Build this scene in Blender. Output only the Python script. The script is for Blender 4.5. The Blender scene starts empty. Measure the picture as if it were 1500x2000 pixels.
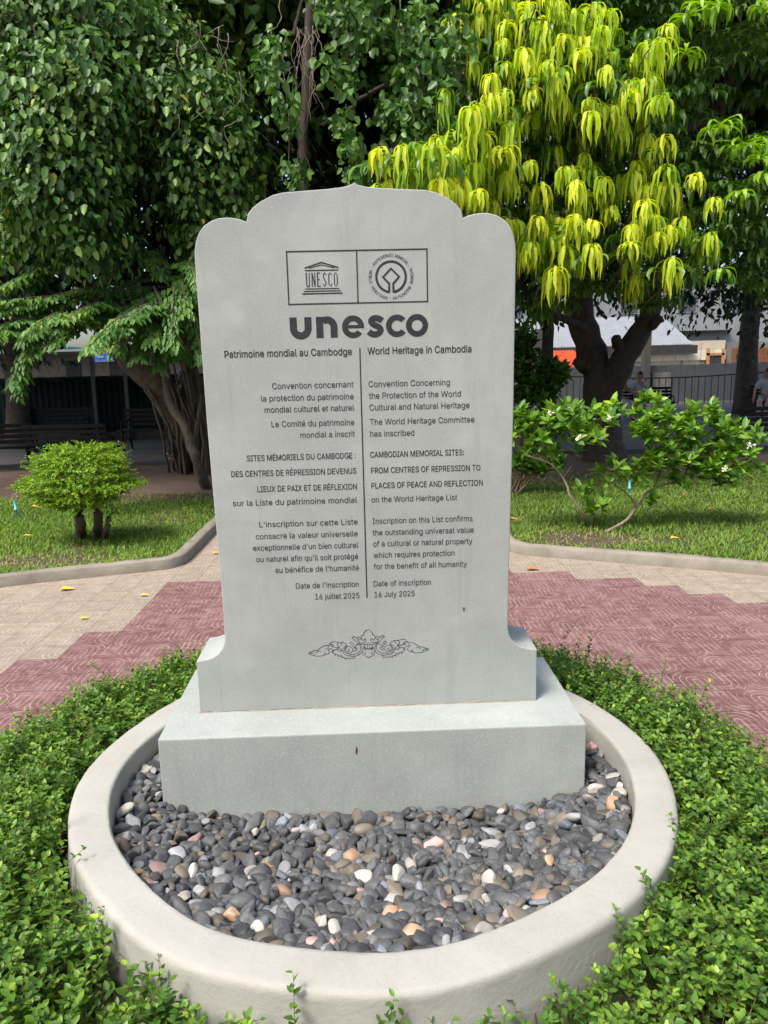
import bpy, bmesh, math, random
import numpy as np
from mathutils import Vector, Matrix
R = math.radians
rng = np.random.default_rng(7)
random.seed(7)
scene = bpy.context.scene
COL = scene.collection

# ------------------------------------------------------------------ camera
CAM = np.array([0.0341, -2.458, 1.76]); YAW, PITCH, ROLL, FPX = 0.0108, 0.1882, -0.0239, 1475.16
def cam_axes():
    cy, sy, cp, sp = math.cos(YAW), math.sin(YAW), math.cos(PITCH), math.sin(PITCH)
    f = np.array([sy*cp, cy*cp, -sp]); r = np.array([cy, -sy, 0.0]); u = np.cross(r, f)
    c, s = math.cos(ROLL), math.sin(ROLL)
    return c*r+s*u, -s*r+c*u, f
CR, CU, CF = cam_axes()
def ray(px, py): return (px-750)/FPX*CR + (1000-py)/FPX*CU + CF
def at(px, py, Y):
    "world point seen at photo pixel (px, py) on the vertical plane y = Y"
    d = ray(px, py); return CAM + d*((Y-CAM[1])/d[1])
def gp(px, py, z=0.0):
    "world point seen at photo pixel (px, py) on the level plane z"
    d = ray(px, py); return CAM + d*((z-CAM[2])/d[2])
cd = bpy.data.cameras.new("camera"); cam = bpy.data.objects.new("camera", cd); COL.objects.link(cam)
cd.sensor_fit = 'VERTICAL'; cd.sensor_height = 32.0; cd.lens = FPX/2000*32.0
cd.clip_start = 0.05; cd.clip_end = 1500
M = Matrix(((CR[0], CU[0], -CF[0], CAM[0]), (CR[1], CU[1], -CF[1], CAM[1]), (CR[2], CU[2], -CF[2], CAM[2]), (0, 0, 0, 1)))
cam.matrix_world = M
scene.camera = cam

# ------------------------------------------------------------------ light
SUN_DIR = Vector((-0.50, -0.55, 1.15)).normalized()
SUN_EL = math.asin(SUN_DIR.z); SUN_AZ = math.atan2(SUN_DIR.x, SUN_DIR.y)
w = bpy.data.worlds.new("World"); scene.world = w; w.use_nodes = True
nt = w.node_tree; nt.nodes.clear()
sky = nt.nodes.new('ShaderNodeTexSky'); sky.sky_type = 'NISHITA'; sky.sun_disc = False
sky.sun_elevation = SUN_EL; sky.sun_rotation = SUN_AZ; sky.air_density = 1.0; sky.dust_density = 4.0; sky.ozone_density = 0.6
bg = nt.nodes.new('ShaderNodeBackground'); bg.inputs['Strength'].default_value = 0.15
wo = nt.nodes.new('ShaderNodeOutputWorld'); nt.links.new(sky.outputs[0], bg.inputs[0]); nt.links.new(bg.outputs[0], wo.inputs[0])
sd = bpy.data.lights.new("sun", 'SUN'); sd.energy = 2.3; sd.angle = R(18); sd.color = (1.0, 0.95, 0.87)
so = bpy.data.objects.new("sun", sd); COL.objects.link(so); so.rotation_euler = SUN_DIR.to_track_quat('Z', 'Y').to_euler(); so.location = (-6, -7, 14)
scene.view_settings.view_transform = 'Standard'; scene.view_settings.look = 'None'
scene.view_settings.gamma = 1.0; scene.view_settings.use_curve_mapping = False
scene.view_settings.exposure = 0.92

# ------------------------------------------------------------------ helpers: objects
def tag(o, label=None, cat=None, group=None, kind=None):
    if label: o['label'] = label
    if cat: o['category'] = cat
    if group: o['group'] = group
    if kind: o['kind'] = kind
    return o
def link(o, parent=None):
    COL.objects.link(o)
    if parent is not None: o.parent = parent
    return o
def thing(name, label, cat, loc=(0, 0, 0), rz=0.0, group=None):
    o = bpy.data.objects.new(name, None); o.empty_display_size = 0.1
    o.location = [float(v) for v in loc]; o.rotation_euler = (0, 0, rz)
    COL.objects.link(o); return tag(o, label, cat, group)
def copy_tree(o, parent=None):
    c = o.copy(); COL.objects.link(c)
    if parent is not None: c.parent = parent
    for ch in list(o.children): copy_tree(ch, c)
    return c
def np_mesh(name, V, F, mat, parent=None, tint=None, smooth=False, loc=None):
    V = np.asarray(V, np.float32).reshape(-1, 3); F = np.asarray(F, np.int32); n, k = F.shape
    me = bpy.data.meshes.new(name)
    me.vertices.add(len(V)); me.vertices.foreach_set('co', V.ravel())
    me.loops.add(n*k); me.loops.foreach_set('vertex_index', F.ravel())
    me.polygons.add(n); me.polygons.foreach_set('loop_start', np.arange(0, n*k, k, dtype=np.int32))
    if smooth: me.polygons.foreach_set('use_smooth', np.ones(n, bool))
    me.update(calc_edges=True)
    if tint is not None:
        a = me.attributes.new('tint', 'FLOAT', 'FACE'); a.data.foreach_set('value', np.asarray(tint, np.float32))
    me.materials.append(mat)
    o = bpy.data.objects.new(name, me); link(o, parent)
    if loc is not None: o.location = [float(v) for v in loc]
    return o
def bm_obj(name, bm, mat, parent=None, smooth=False, bevel=0.0, seg=2):
    if bevel:
        bmesh.ops.bevel(bm, geom=[e for e in bm.edges if len(e.link_faces) == 2 and e.calc_face_angle(0) > 0.5], offset=bevel, segments=seg, affect='EDGES', profile=0.6, clamp_overlap=True)
    bmesh.ops.recalc_face_normals(bm, faces=bm.faces)
    me = bpy.data.meshes.new(name); bm.to_mesh(me); bm.free()
    if smooth:
        for p in me.polygons: p.use_smooth = True
    me.materials.append(mat); o = bpy.data.objects.new(name, me); return link(o, parent)
def box(bm, c, s, rot=None):
    m = Matrix.Translation(Vector([float(v) for v in c]))
    if rot is not None: m = m @ rot
    bmesh.ops.create_cube(bm, size=1.0, matrix=m @ Matrix.Diagonal((s[0], s[1], s[2], 1)))
    return bm
def boxes(*items):
    bm = bmesh.new()
    for it in items: box(bm, *it)
    return bm
def bar(bm, a, b, wdt, hgt):
    a = Vector([float(v) for v in a]); b = Vector([float(v) for v in b]); d = b-a
    box(bm, (a+b)/2, (wdt, hgt, d.length), d.to_track_quat('Z', 'Y').to_matrix().to_4x4())
def tubes(P, rad, sides=6, caps=True):
    "P (n,k,3), rad (n,k) -> V, F for n tapered tubes"
    P = np.asarray(P, float); rad = np.broadcast_to(np.asarray(rad, float), P.shape[:2])
    n, k, _ = P.shape
    T = np.gradient(P, axis=1); T /= np.linalg.norm(T, axis=2, keepdims=True)+1e-9
    ref = np.where(np.abs(T[:, :1, 2:3]) > 0.85, np.array([1.0, 0.1, 0]), np.array([0, 0.1, 1.0]))
    A = np.cross(T, np.broadcast_to(ref, T.shape)); A /= np.linalg.norm(A, axis=2, keepdims=True)+1e-9
    B = np.cross(T, A)
    a = np.arange(sides)/sides*2*math.pi
    V = P[:, :, None, :] + rad[:, :, None, None]*(np.cos(a)[None, None, :, None]*A[:, :, None, :] + np.sin(a)[None, None, :, None]*B[:, :, None, :])
    i, j, s = np.meshgrid(np.arange(n), np.arange(k-1), np.arange(sides), indexing='ij')
    s2 = (s+1) % sides; b0 = (i*k+j)*sides; b1 = b0+sides
    F = np.stack([b0+s, b0+s2, b1+s2, b1+s], -1).reshape(-1, 4)
    return V.reshape(-1, 3), F
def merge(parts):
    Vs, Fs, o = [], [], 0
    for V, F in parts:
        Vs.append(V); Fs.append(F+o); o += len(V)
    return np.concatenate(Vs), np.concatenate(Fs)
def smooth_path(pts, n=24):
    p = np.asarray(pts, float); t = np.concatenate([[0], np.cumsum(np.linalg.norm(np.diff(p, axis=0), axis=1))]); t /= t[-1]
    m = len(p); out = []
    for u in np.linspace(0, 1, n):
        i = min(np.searchsorted(t, u, side='right')-1, m-2); f = (u-t[i])/(t[i+1]-t[i]+1e-9)
        p0, p1, p2, p3 = p[max(i-1, 0)], p[i], p[i+1], p[min(i+2, m-1)]
        out.append(0.5*((2*p1)+(p2-p0)*f+(2*p0-5*p1+4*p2-p3)*f*f+(3*p1-p0-3*p2+p3)*f**3))
    return np.array(out)
def limb(pts, r0, r1, n=20, sides=10, wob=0.0, flare=0.0, rough=0.0):
    P = smooth_path(pts, n); u = np.linspace(0, 1, n); r = r0+(r1-r0)*u + flare*np.exp(-u*9)
    if wob: P = P + rng.normal(0, wob, P.shape)*np.minimum(u, 1-u)[:, None]*3
    r = r*(1+rng.normal(0, 0.05, n))
    d0, d1 = norm(P[0]-P[1]), norm(P[-1]-P[-2])
    P = np.vstack([P[0]+d0*r[0]*.25, P, P[-1]+d1*r[-1]*.25]); r = np.r_[r[0]*.02, r, r[-1]*.02]
    V, F = tubes(P[None], r[None], sides)
    if rough: V = V + rng.normal(0, rough, V.shape)
    return V, F
def norm(v): return v/(np.linalg.norm(v, axis=-1, keepdims=True)+1e-9)
def leaves(P, T, N, L, W, droop=0.12, fold=0.16):
    "oval leaves: 6 verts, two quads each"
    P, T, N = np.asarray(P, float), norm(np.asarray(T, float)), np.asarray(N, float)
    n = len(P); L = np.broadcast_to(L, n)[:, None, None]; W = np.broadcast_to(W, n)[:, None, None]
    S = norm(np.cross(N, T)); N = np.cross(T, S)
    u = np.array([0, .28, .68, 1, .68, .28])[None, :, None]; v = np.array([0, .5, .40, 0, -.40, -.5])[None, :, None]
    z = np.array([0, fold, fold*.5-droop*.5, -droop, fold*.5-droop*.5, fold])[None, :, None]
    V = P[:, None]+L*u*T[:, None]+W*v*S[:, None]+W*z*N[:, None]*1.3
    b = (np.arange(n)*6)[:, None]
    F = np.stack([b+np.array([0, 3, 2, 1]), b+np.array([0, 5, 4, 3])], 1).reshape(-1, 4)
    return V.reshape(-1, 3), F
def spine_leaves(SP, side, wid, up=None, fold=0.0):
    "SP (n,k,3) midrib points, side (n,3), wid (n,k) half widths -> strips with a centre rib"
    n, k, _ = SP.shape; S = norm(side)[:, None, :]
    T = norm(np.gradient(SP, axis=1)); U = np.cross(np.broadcast_to(S, T.shape), T)
    Lf = SP+S*wid[..., None]+U*(wid*fold)[..., None]; Rt = SP-S*wid[..., None]+U*(wid*fold)[..., None]
    V = np.stack([Lf, SP, Rt], 2)
    i, j, s = np.meshgrid(np.arange(n), np.arange(k-1), np.arange(2), indexing='ij')
    b = (i*k+j)*3+s
    F = np.stack([b, b+1, b+4, b+3], -1).reshape(-1, 4)
    return V.reshape(-1, 3), F
def rdir(n):
    return norm(rng.normal(size=(n, 3)))

# ------------------------------------------------------------------ helpers: materials
def srgb(*c): return tuple(((v/255)/12.92 if v/255 <= .04045 else ((v/255+.055)/1.055)**2.4) for v in c)+(1,)
def ramp(nt, stops, fac=None):
    r = nt.nodes.new('ShaderNodeValToRGB'); e = r.color_ramp.elements
    while len(e) < len(stops): e.new(0.5)
    for el, (p, c) in zip(e, stops): el.position = p; el.color = tuple(c)+((1,) if len(c) == 3 else ())
    if fac is not None: nt.links.new(fac, r.inputs[0])
    return r
def new_mat(name):
    m = bpy.data.materials.new(name); m.use_nodes = True
    return m, m.node_tree, m.node_tree.nodes['Principled BSDF']
def noise(nt, scale, detail=4, rough=.6, coord=None, dist=0.0):
    t = nt.nodes.new('ShaderNodeTexNoise'); t.inputs['Scale'].default_value = scale; t.inputs['Detail'].default_value = detail
    t.inputs['Roughness'].default_value = rough; t.inputs['Distortion'].default_value = dist
    if coord is not None: nt.links.new(coord, t.inputs['Vector'])
    return t
def obj_coord(nt): return nt.nodes.new('ShaderNodeTexCoord').outputs['Object']
def bump(nt, bs, h, strength=.3, dist=.01):
    b = nt.nodes.new('ShaderNodeBump'); b.inputs['Strength'].default_value = strength; b.inputs['Distance'].default_value = dist
    nt.links.new(h, b.inputs['Height']); nt.links.new(b.outputs[0], bs.inputs['Normal']); return b
def mixc(nt, fac, a, b, mode='MIX'):
    m = nt.nodes.new('ShaderNodeMix'); m.data_type = 'RGBA'; m.blend_type = mode
    for sock, v in ((m.inputs[0], fac), (m.inputs[6], a), (m.inputs[7], b)):
        if hasattr(v, 'is_linked'): nt.links.new(v, sock)
        else: sock.default_value = v if not isinstance(v, tuple) else (tuple(v)+(1,) if len(v) == 3 else v)
    return m.outputs[2]
def plain(name, c1, c2=None, scale=6, rough=.7, metal=0.0, bmp=0.0, bscale=None, detail=5):
    m, nt, b = new_mat(name); c2 = c2 or tuple(v*.75 for v in c1[:3])
    co = obj_coord(nt); n = noise(nt, scale, detail, .65, co)
    r = ramp(nt, [(.3, c1[:3]), (.72, c2[:3])], n.outputs[0]); nt.links.new(r.outputs[0], b.inputs['Base Color'])
    b.inputs['Roughness'].default_value = rough; b.inputs['Metallic'].default_value = metal
    if bmp: bump(nt, b, noise(nt, bscale or scale*4, 4, .6, co).outputs[0], bmp)
    return m
def leaf_mat(name, stops, rough=.42, trans=.28, spec=.4):
    m, nt, b = new_mat(name)
    a = nt.nodes.new('ShaderNodeAttribute'); a.attribute_name = 'tint'
    r = ramp(nt, stops, a.outputs['Fac']); nt.links.new(r.outputs[0], b.inputs['Base Color'])
    b.inputs['Roughness'].default_value = rough; b.inputs['Specular IOR Level'].default_value = spec
    t = nt.nodes.new('ShaderNodeBsdfTranslucent')
    h = nt.nodes.new('ShaderNodeHueSaturation'); h.inputs['Saturation'].default_value = 1.15; h.inputs['Value'].default_value = 1.5
    nt.links.new(r.outputs[0], h.inputs['Color']); nt.links.new(h.outputs[0], t.inputs['Color'])
    mx = nt.nodes.new('ShaderNodeMixShader'); mx.inputs[0].default_value = trans
    nt.links.new(b.outputs[0], mx.inputs[1]); nt.links.new(t.outputs[0], mx.inputs[2])
    nt.links.new(mx.outputs[0], nt.nodes['Material Output'].inputs[0])
    return m

def stone_mat(name, base, fleck, dark):
    m, nt, b = new_mat(name); co = obj_coord(nt)
    n1 = noise(nt, 5, 5, .6, co); n2 = noise(nt, 240, 2, .7, co); n3 = noise(nt, 420, 2, .6, co); n4 = noise(nt, 1.6, 4, .6, co, .6)
    c = mixc(nt, ramp(nt, [(.35, (0, 0, 0)), (.7, (1, 1, 1))], n1.outputs[0]).outputs[0], base, tuple(v*.86 for v in base))
    c = mixc(nt, ramp(nt, [(.55, (0, 0, 0)), (.74, (.75, .75, .75))], n2.outputs[0]).outputs[0], c, fleck)
    c = mixc(nt, ramp(nt, [(.5, (0, 0, 0)), (.75, (.35, .35, .35))], n3.outputs[0]).outputs[0], c, dark)
    c = mixc(nt, ramp(nt, [(.52, (0, 0, 0)), (.75, (.35, .35, .35))], n4.outputs[0]).outputs[0], c, fleck)
    mp = nt.nodes.new('ShaderNodeMapping'); mp.inputs['Scale'].default_value = (14, 14, 1.1); nt.links.new(co, mp.inputs[0]); n5 = noise(nt, 1.5, 5, .7, mp.outputs[0], .3)
    c = mixc(nt, ramp(nt, [(.54, (0, 0, 0)), (.72, (.4, .4, .4))], n5.outputs[0]).outputs[0], c, tuple(v*.72 for v in base))
    nt.links.new(c, b.inputs['Base Color']); b.inputs['Roughness'].default_value = .75; b.inputs['Specular IOR Level'].default_value = .25
    bump(nt, b, n2.outputs[0], .12, .003)
    return m
STONE = stone_mat('grey_green_stone', (.325, .352, .336), (.52, .555, .54), (.23, .25, .24))
INK = plain('engraved_black_paint', (.010, .012, .016), (.020, .023, .028), 60, .7, bmp=.2, bscale=90)
def concrete_mat():
    m, nt, b = new_mat('cast_concrete'); co = obj_coord(nt)
    n1 = noise(nt, 3, 6, .65, co, .4); n2 = noise(nt, 60, 4, .7, co); n3 = noise(nt, 9, 3, .5, co)
    c = ramp(nt, [(.25, (.295, .29, .258)), (.5, (.345, .34, .308)), (.75, (.385, .381, .352))], n1.outputs[0]).outputs[0]
    c = mixc(nt, ramp(nt, [(.6, (0, 0, 0)), (.85, (.5, .5, .5))], n2.outputs[0]).outputs[0], c, (.30, .285, .26))
    c = mixc(nt, ramp(nt, [(.66, (0, 0, 0)), (.8, (.3, .3, .3))], n3.outputs[0]).outputs[0], c, (.26, .225, .17))
    n6 = noise(nt, 230, 2, .5, co); c = mixc(nt, ramp(nt, [(.68, (0, 0, 0)), (.74, (.6, .6, .6))], n6.outputs[0]).outputs[0], c, (.14, .13, .115))
    n7 = noise(nt, 3.5, 6, .6, co, 1.5); c = mixc(nt, ramp(nt, [(.494, (0, 0, 0)), (.5, (.13, .13, .13)), (.506, (0, 0, 0))], n7.outputs[0]).outputs[0], c, (.15, .14, .12))
    nt.links.new(c, b.inputs['Base Color']); b.inputs['Roughness'].default_value = .85; b.inputs['Specular IOR Level'].default_value = .2
    bump(nt, b, n2.outputs[0], .45, .004); return m
CONC = concrete_mat()
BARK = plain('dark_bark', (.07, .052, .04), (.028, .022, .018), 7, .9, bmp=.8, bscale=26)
BARK2 = plain('brown_bark', (.13, .095, .065), (.05, .038, .028), 9, .9, bmp=.8, bscale=30)
ROOT = plain('aerial_root', (.23, .19, .15), (.12, .095, .07), 12, .9)
STEM = plain('twig', (.16, .115, .07), (.09, .065, .04), 14, .85)
SOIL = plain('bare_soil', (.10, .068, .045), (.045, .032, .022), 8, .95, bmp=.7, bscale=40)
IRON = plain('black_iron', (.006, .0065, .008), (.012, .012, .012), 9, .65); IRON.node_tree.nodes['Principled BSDF'].inputs['Specular IOR Level'].default_value = .15
SKIN = plain('skin', (.36, .20, .125), (.30, .16, .10), 8, .55)
HAIR = plain('black_hair', (.012, .010, .009), (.02, .016, .014), 40, .5)

# ------------------------------------------------------------------ ground, plaza, lawns, paths
def sheet(name, poly, z, mat):
    bm = bmesh.new(); bm.faces.new([bm.verts.new((float(p[0]), float(p[1]), z)) for p in poly])
    o = bm_obj(name, bm, mat)
    if o.data.polygons[0].normal.z < 0: o.data.flip_normals()
    return tag(o, kind='structure')
GROUND = plain('packed_ground', (.13, .105, .085), (.085, .07, .058), 2.5, .95, bmp=.3, bscale=30)
sheet('ground', [(-220, -60), (220, -60), (220, 320), (-220, 320)], -0.012, GROUND)

def tile_mat(name, c_dark, c_mid, c_lite, groove, cut):
    m, nt, b = new_mat(name); co = obj_coord(nt); N = nt.nodes; Lk = nt.links
    def mth(op, a, b_=None, c_=None):
        n = N.new('ShaderNodeMath'); n.operation = op
        for i, v in enumerate((a, b_, c_)):
            if v is None: continue
            if hasattr(v, 'is_linked'): Lk.new(v, n.inputs[i])
            else: n.inputs[i].default_value = v
        return n.outputs[0]
    sp = N.new('ShaderNodeSeparateXYZ'); Lk.new(co, sp.inputs[0])
    t = 0.2462
    fx = mth('DIVIDE', mth('ADD', sp.outputs[0], 50*t+1.764), t); fy = mth('DIVIDE', mth('ADD', sp.outputs[1], 50*t-3.82+16*t), t)
    s = mth('FRACT', fx); q = mth('FRACT', fy); par = mth('MODULO', mth('ADD', mth('FLOOR', fx), mth('FLOOR', fy)), 2.0)
    q2 = mth('ADD', mth('MULTIPLY', par, mth('SUBTRACT', 1.0, mth('MULTIPLY', q, 2.0))), q)      # flipped on every other tile
    s2 = mth('FRACT', mth('ADD', s, mth('MULTIPLY', par, 0.5)))
    dx = mth('ABSOLUTE', mth('SUBTRACT', s2, .5)); dy = mth('MAXIMUM', mth('SUBTRACT', q2, .58), 0.0)
    d = mth('SQRT', mth('ADD', mth('MULTIPLY', dx, dx), mth('MULTIPLY', dy, dy)))
    wv = mth('ABSOLUTE', mth('SUBTRACT', mth('FRACT', mth('MULTIPLY', d, 7.0)), .5))
    g = mth('LESS_THAN', wv, .07)
    # short cross bars in the lower part of the tile
    cb = mth('LESS_THAN', mth('ABSOLUTE', mth('SUBTRACT', mth('FRACT', mth('MULTIPLY', q2, 7.0)), .5)), .06)
    alt = mth('GREATER_THAN', mth('FRACT', mth('MULTIPLY', d, 3.5)), .5)
    g2 = mth('MULTIPLY', mth('MULTIPLY', cb, alt), mth('LESS_THAN', q2, .30)); g = mth('MAXIMUM', g, g2)
    joint = mth('MAXIMUM', mth('LESS_THAN', mth('ABSOLUTE', mth('SUBTRACT', s, .5)), -1.0), mth('GREATER_THAN', mth('MAXIMUM', mth('ABSOLUTE', mth('SUBTRACT', s, .5)), mth('ABSOLUTE', mth('SUBTRACT', q, .5))), .491))
    n1 = noise(nt, 2.2, 6, .65, co, .8); n2 = noise(nt, 14, 5, .7, co, .5)
    mp = N.new('ShaderNodeMapping'); mp.inputs['Scale'].default_value = (3, 22, 3); Lk.new(co, mp.inputs[0]); n3 = noise(nt, 1.6, 4, .7, mp.outputs[0], 1.2)
    c = ramp(nt, [(.28, c_dark), (.5, c_mid), (.74, c_lite)], n2.outputs[0]).outputs[0]
    c = mixc(nt, ramp(nt, [(.5, (0, 0, 0)), (.75, (.65, .65, .65))], n1.outputs[0]).outputs[0], c, c_lite)
    c = mixc(nt, ramp(nt, [(.52, (0, 0, 0)), (.7, (.55, .55, .55))], n3.outputs[0]).outputs[0], c, c_lite)
    at_ = N.new('ShaderNodeAttribute'); at_.attribute_name = 'tint'
    hs = N.new('ShaderNodeHueSaturation'); Lk.new(c, hs.inputs['Color']); Lk.new(mth('ADD', mth('MULTIPLY', at_.outputs['Fac'], .14), .92), hs.inputs['Value'])
    n4 = noise(nt, 7, 3, .6, co)
    wear = mth('MULTIPLY', g, ramp(nt, [(.36, (.1, .1, .1)), (.6, (cut, cut, cut))], n4.outputs[0]).outputs[0])
    c = mixc(nt, wear, hs.outputs[0], groove); c = mixc(nt, mth('MULTIPLY', joint, .65), c, tuple(v*.35 for v in c_dark))
    Lk.new(c, b.inputs['Base Color']); b.inputs['Roughness'].default_value = .8; b.inputs['Specular IOR Level'].default_value = .25
    bump(nt, b, mth('SUBTRACT', 1.0, g), .35, .004); return m
TAN = tile_mat('tan_cement_tile', (.195, .165, .13), (.26, .215, .172), (.33, .28, .225), (.45, .385, .31), .85)
RED = tile_mat('maroon_cement_tile', (.105, .044, .047), (.158, .076, .076), (.255, .165, .155), (.42, .35, .295), .7)
TS = 0.2462
def red_limit_left(y):
    return -1.77 if y > 2.63 else -1.77-TS*(math.floor((2.63-y)/.47)+1)
def plaza():
    vs = {RED.name: ([], [], []), TAN.name: ([], [], [])}
    for i in range(-34, 40):
        for j in range(-40, 52):
            x0, y0 = -1.764+i*TS, 3.82-16*TS+j*TS; cx, cy = x0+TS/2, y0+TS/2
            if not (-8.2 < cx < 8.2 and -6 < cy < 8.3): continue
            red = math.hypot(cx, cy-.30) < 3.83 and (cx > red_limit_left(cy) if cx < 0 else True)
            V, F, T = vs[RED.name if red else TAN.name]
            b = len(V); V += [(x0, y0, 0), (x0+TS, y0, 0), (x0+TS, y0+TS, 0), (x0, y0+TS, 0)]; F.append((b, b+1, b+2, b+3)); T.append(random.random())
    for nm, m in (('plaza_red_paving', RED), ('plaza_tan_paving', TAN)):
        V, F, T = vs[m.name]; o = np_mesh(nm, V, F, m, tint=T); tag(o, kind='structure')
plaza()

KL = [(-8.5, 0.2), (-6.0, 2.05), (-4.4, 3.12), (-3.18, 3.79), (-2.41, 4.07), (-2.05, 4.185), (-1.86, 4.27), (-1.775, 4.42), (-1.76, 4.62), (-1.76, 5.4), (-1.76, 8.2)]
KR = [(1.27, 9.5), (1.27, 5.4), (1.27, 4.75), (1.30, 4.58), (1.40, 4.44), (1.60, 4.32), (2.16, 4.07), (3.25, 3.51), (4.5, 2.66), (6.2, 1.35), (8.5, -0.8)]
KERB = plain('kerb_concrete', (.27, .245, .20), (.17, .15, .12), 5, .9, bmp=.4, bscale=40)
def offset_poly(p, d):
    p = np.array(p, float); t = norm(np.gradient(p, axis=0)); n = np.stack([-t[:, 1], t[:, 0]], 1); return p+n*d
def kerb(name, pts):
    p = smooth_path(np.c_[pts, np.zeros(len(pts))], 90)[:, :2]
    prof = [(0, -.01), (0, .085), (.012, .10), (.105, .10), (.115, .09), (.115, -.01)]
    V = np.concatenate([np.c_[offset_poly(p, d), np.full(len(p), z)+(rng.normal(0, .0025, len(p)) if z > .05 else 0)] for d, z in prof]); n = len(p); F = []
    for k in range(len(prof)-1):
        for i in range(n-1): F.append((k*n+i, k*n+i+1, (k+1)*n+i+1, (k+1)*n+i))
    return tag(np_mesh(name, V, F, KERB), kind='structure')
kerb('kerb_left', KL); kerb('kerb_right', KR)
LAWN_L = [tuple(q) for q in offset_poly(KL, .10)]+[(-16, 8.2), (-16, 0.2)]
LAWN_R = [tuple(q) for q in offset_poly(KR, .10)]+[(16, -0.8), (16, 9.5)]
sheet('lawn_soil_left', LAWN_L, .075, SOIL); sheet('lawn_soil_right', LAWN_R, .075, SOIL)
BRICKP = plain('brown_brick_paving', (.16, .10, .068), (.095, .063, .047), 3.0, .9, bmp=.4, bscale=30)
SLAB = plain('grey_slab_paving', (.085, .08, .078), (.055, .052, .05), 2, .85, bmp=.3, bscale=20)
sheet('brick_path', [(-30, 8.18), (30, 8.18), (30, 12.0), (-30, 12.0)], .03, BRICKP)
o = bm_obj('rear_pavement', boxes(((0, 21, .04), (60, 18.0, .14))), SLAB); tag(o, kind='structure')
sheet('street', [(-200, 31.5), (200, 31.5), (200, 60), (-200, 60)], 0.0, plain('asphalt', (.06, .06, .06), (.045, .045, .045), 5, .9))

# ------------------------------------------------------------------ the memorial
PHI = 0.01769; MO = (0.0009, 0.2934, 0.0); FRONT = -0.1126; BACK = 0.1375
mem = thing('stone_memorial', 'tall grey green stone memorial with scalloped top and black engraved text', 'memorial', MO, PHI)
def memorial():
    cx = -0.0125
    half = [(0, 2.3613), (.012, 2.354), (.04, 2.3475), (.088, 2.3425), (.16, 2.3385), (.233, 2.3344), (.268, 2.327), (.31, 2.307), (.336, 2.289), (.354, 2.268), (.3585, 2.245),
            (.378, 2.2525), (.398, 2.2572), (.424, 2.2595), (.447, 2.258), (.474, 2.250), (.500, 2.234), (.518, 2.212), (.5285, 2.187), (.5345, 2.16), (.5364, 2.13), (.5327, 1.6077), (.52, .988), (.519, .81),
            (.5225, .787), (.531, .766), (.545, .748), (.565, .734), (.595, .7245), (.628, .7205), (.629, .519)]
    pts = [(cx+x, z) for x, z in half]+[(cx-x, z) for x, z in reversed(half[1:])]
    bm = bmesh.new(); f = bm.faces.new([bm.verts.new((x, FRONT, z)) for x, z in pts])
    r = bmesh.ops.extrude_face_region(bm, geom=[f]); bmesh.ops.translate(bm, vec=(0, BACK-FRONT, 0), verts=[v for v in r['geom'] if isinstance(v, bmesh.types.BMVert)])
    edges = [e for e in bm.edges if abs(e.verts[0].co.y-e.verts[1].co.y) < 1e-6]
    bmesh.ops.bevel(bm, geom=edges, offset=.0035, segments=2, affect='EDGES', profile=.5, clamp_overlap=True)
    bm_obj('slab', bm, STONE, mem)
    bm = boxes(((0, 0, (.519+.1)/2), (2*.7457, 2*.3153, .419))); bm_obj('plinth', bm, STONE, mem, bevel=.005)
    # crumbly mortar bead under the slab
    n = 60; xs = np.linspace(cx-.632, cx+.632, n); P = np.stack([xs, np.full(n, FRONT-.001)+rng.normal(0, .0012, n), np.full(n, .5195)], 1)
    V, F = tubes(P[None], np.abs(rng.normal(.003, .0012, n))[None], 6)
    np_mesh('mortar_joint', V, F, plain('mortar', (.33, .28, .24), (.22, .18, .15), 40, .95), mem)
memorial()

def flat(name, polys, mat=None, parent=None, y=FRONT-.0010):
    "list of closed polygons (x, z) -> thin painted prisms on the slab face"
    bm = bmesh.new()
    for i, p in enumerate(polys):          # overlapping strokes sit a hair apart in depth
        try: f = bm.faces.new([bm.verts.new((x, y+(i % 61)*1.2e-5, z)) for x, z in p])
        except ValueError: continue
    r = bmesh.ops.extrude_face_region(bm, geom=list(bm.faces)); bmesh.ops.translate(bm, vec=(0, .002, 0), verts=[v for v in r['geom'] if isinstance(v, bmesh.types.BMVert)])
    return bm_obj(name, bm, mat or INK, parent or mem)
def rect(x0, z0, x1, z1): return [(x0, z0), (x1, z0), (x1, z1), (x0, z1)]
def arc(cx, cz, ro, ri, a0, a1, n=40, ez=1.0):
    A = np.linspace(R(a0), R(a1), n); out = []
    for a, b in zip(A[:-1], A[1:]):
        out.append([(cx+ro*math.cos(a), cz+ez*ro*math.sin(a)), (cx+ro*math.cos(b), cz+ez*ro*math.sin(b)), (cx+ri*math.cos(b), cz+ez*ri*math.sin(b)), (cx+ri*math.cos(a), cz+ez*ri*math.sin(a))])
    return out
def stroke(pts, hw, taper=False):
    p = np.array(pts, float); t = norm(np.gradient(p, axis=0)); n = np.stack([-t[:, 1], t[:, 0]], 1); a, b = p+n*hw, p-n*hw
    return [[tuple(a[i]), tuple(a[i+1]), tuple(b[i+1]), tuple(b[i])] for i in range(len(p)-1)]
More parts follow.
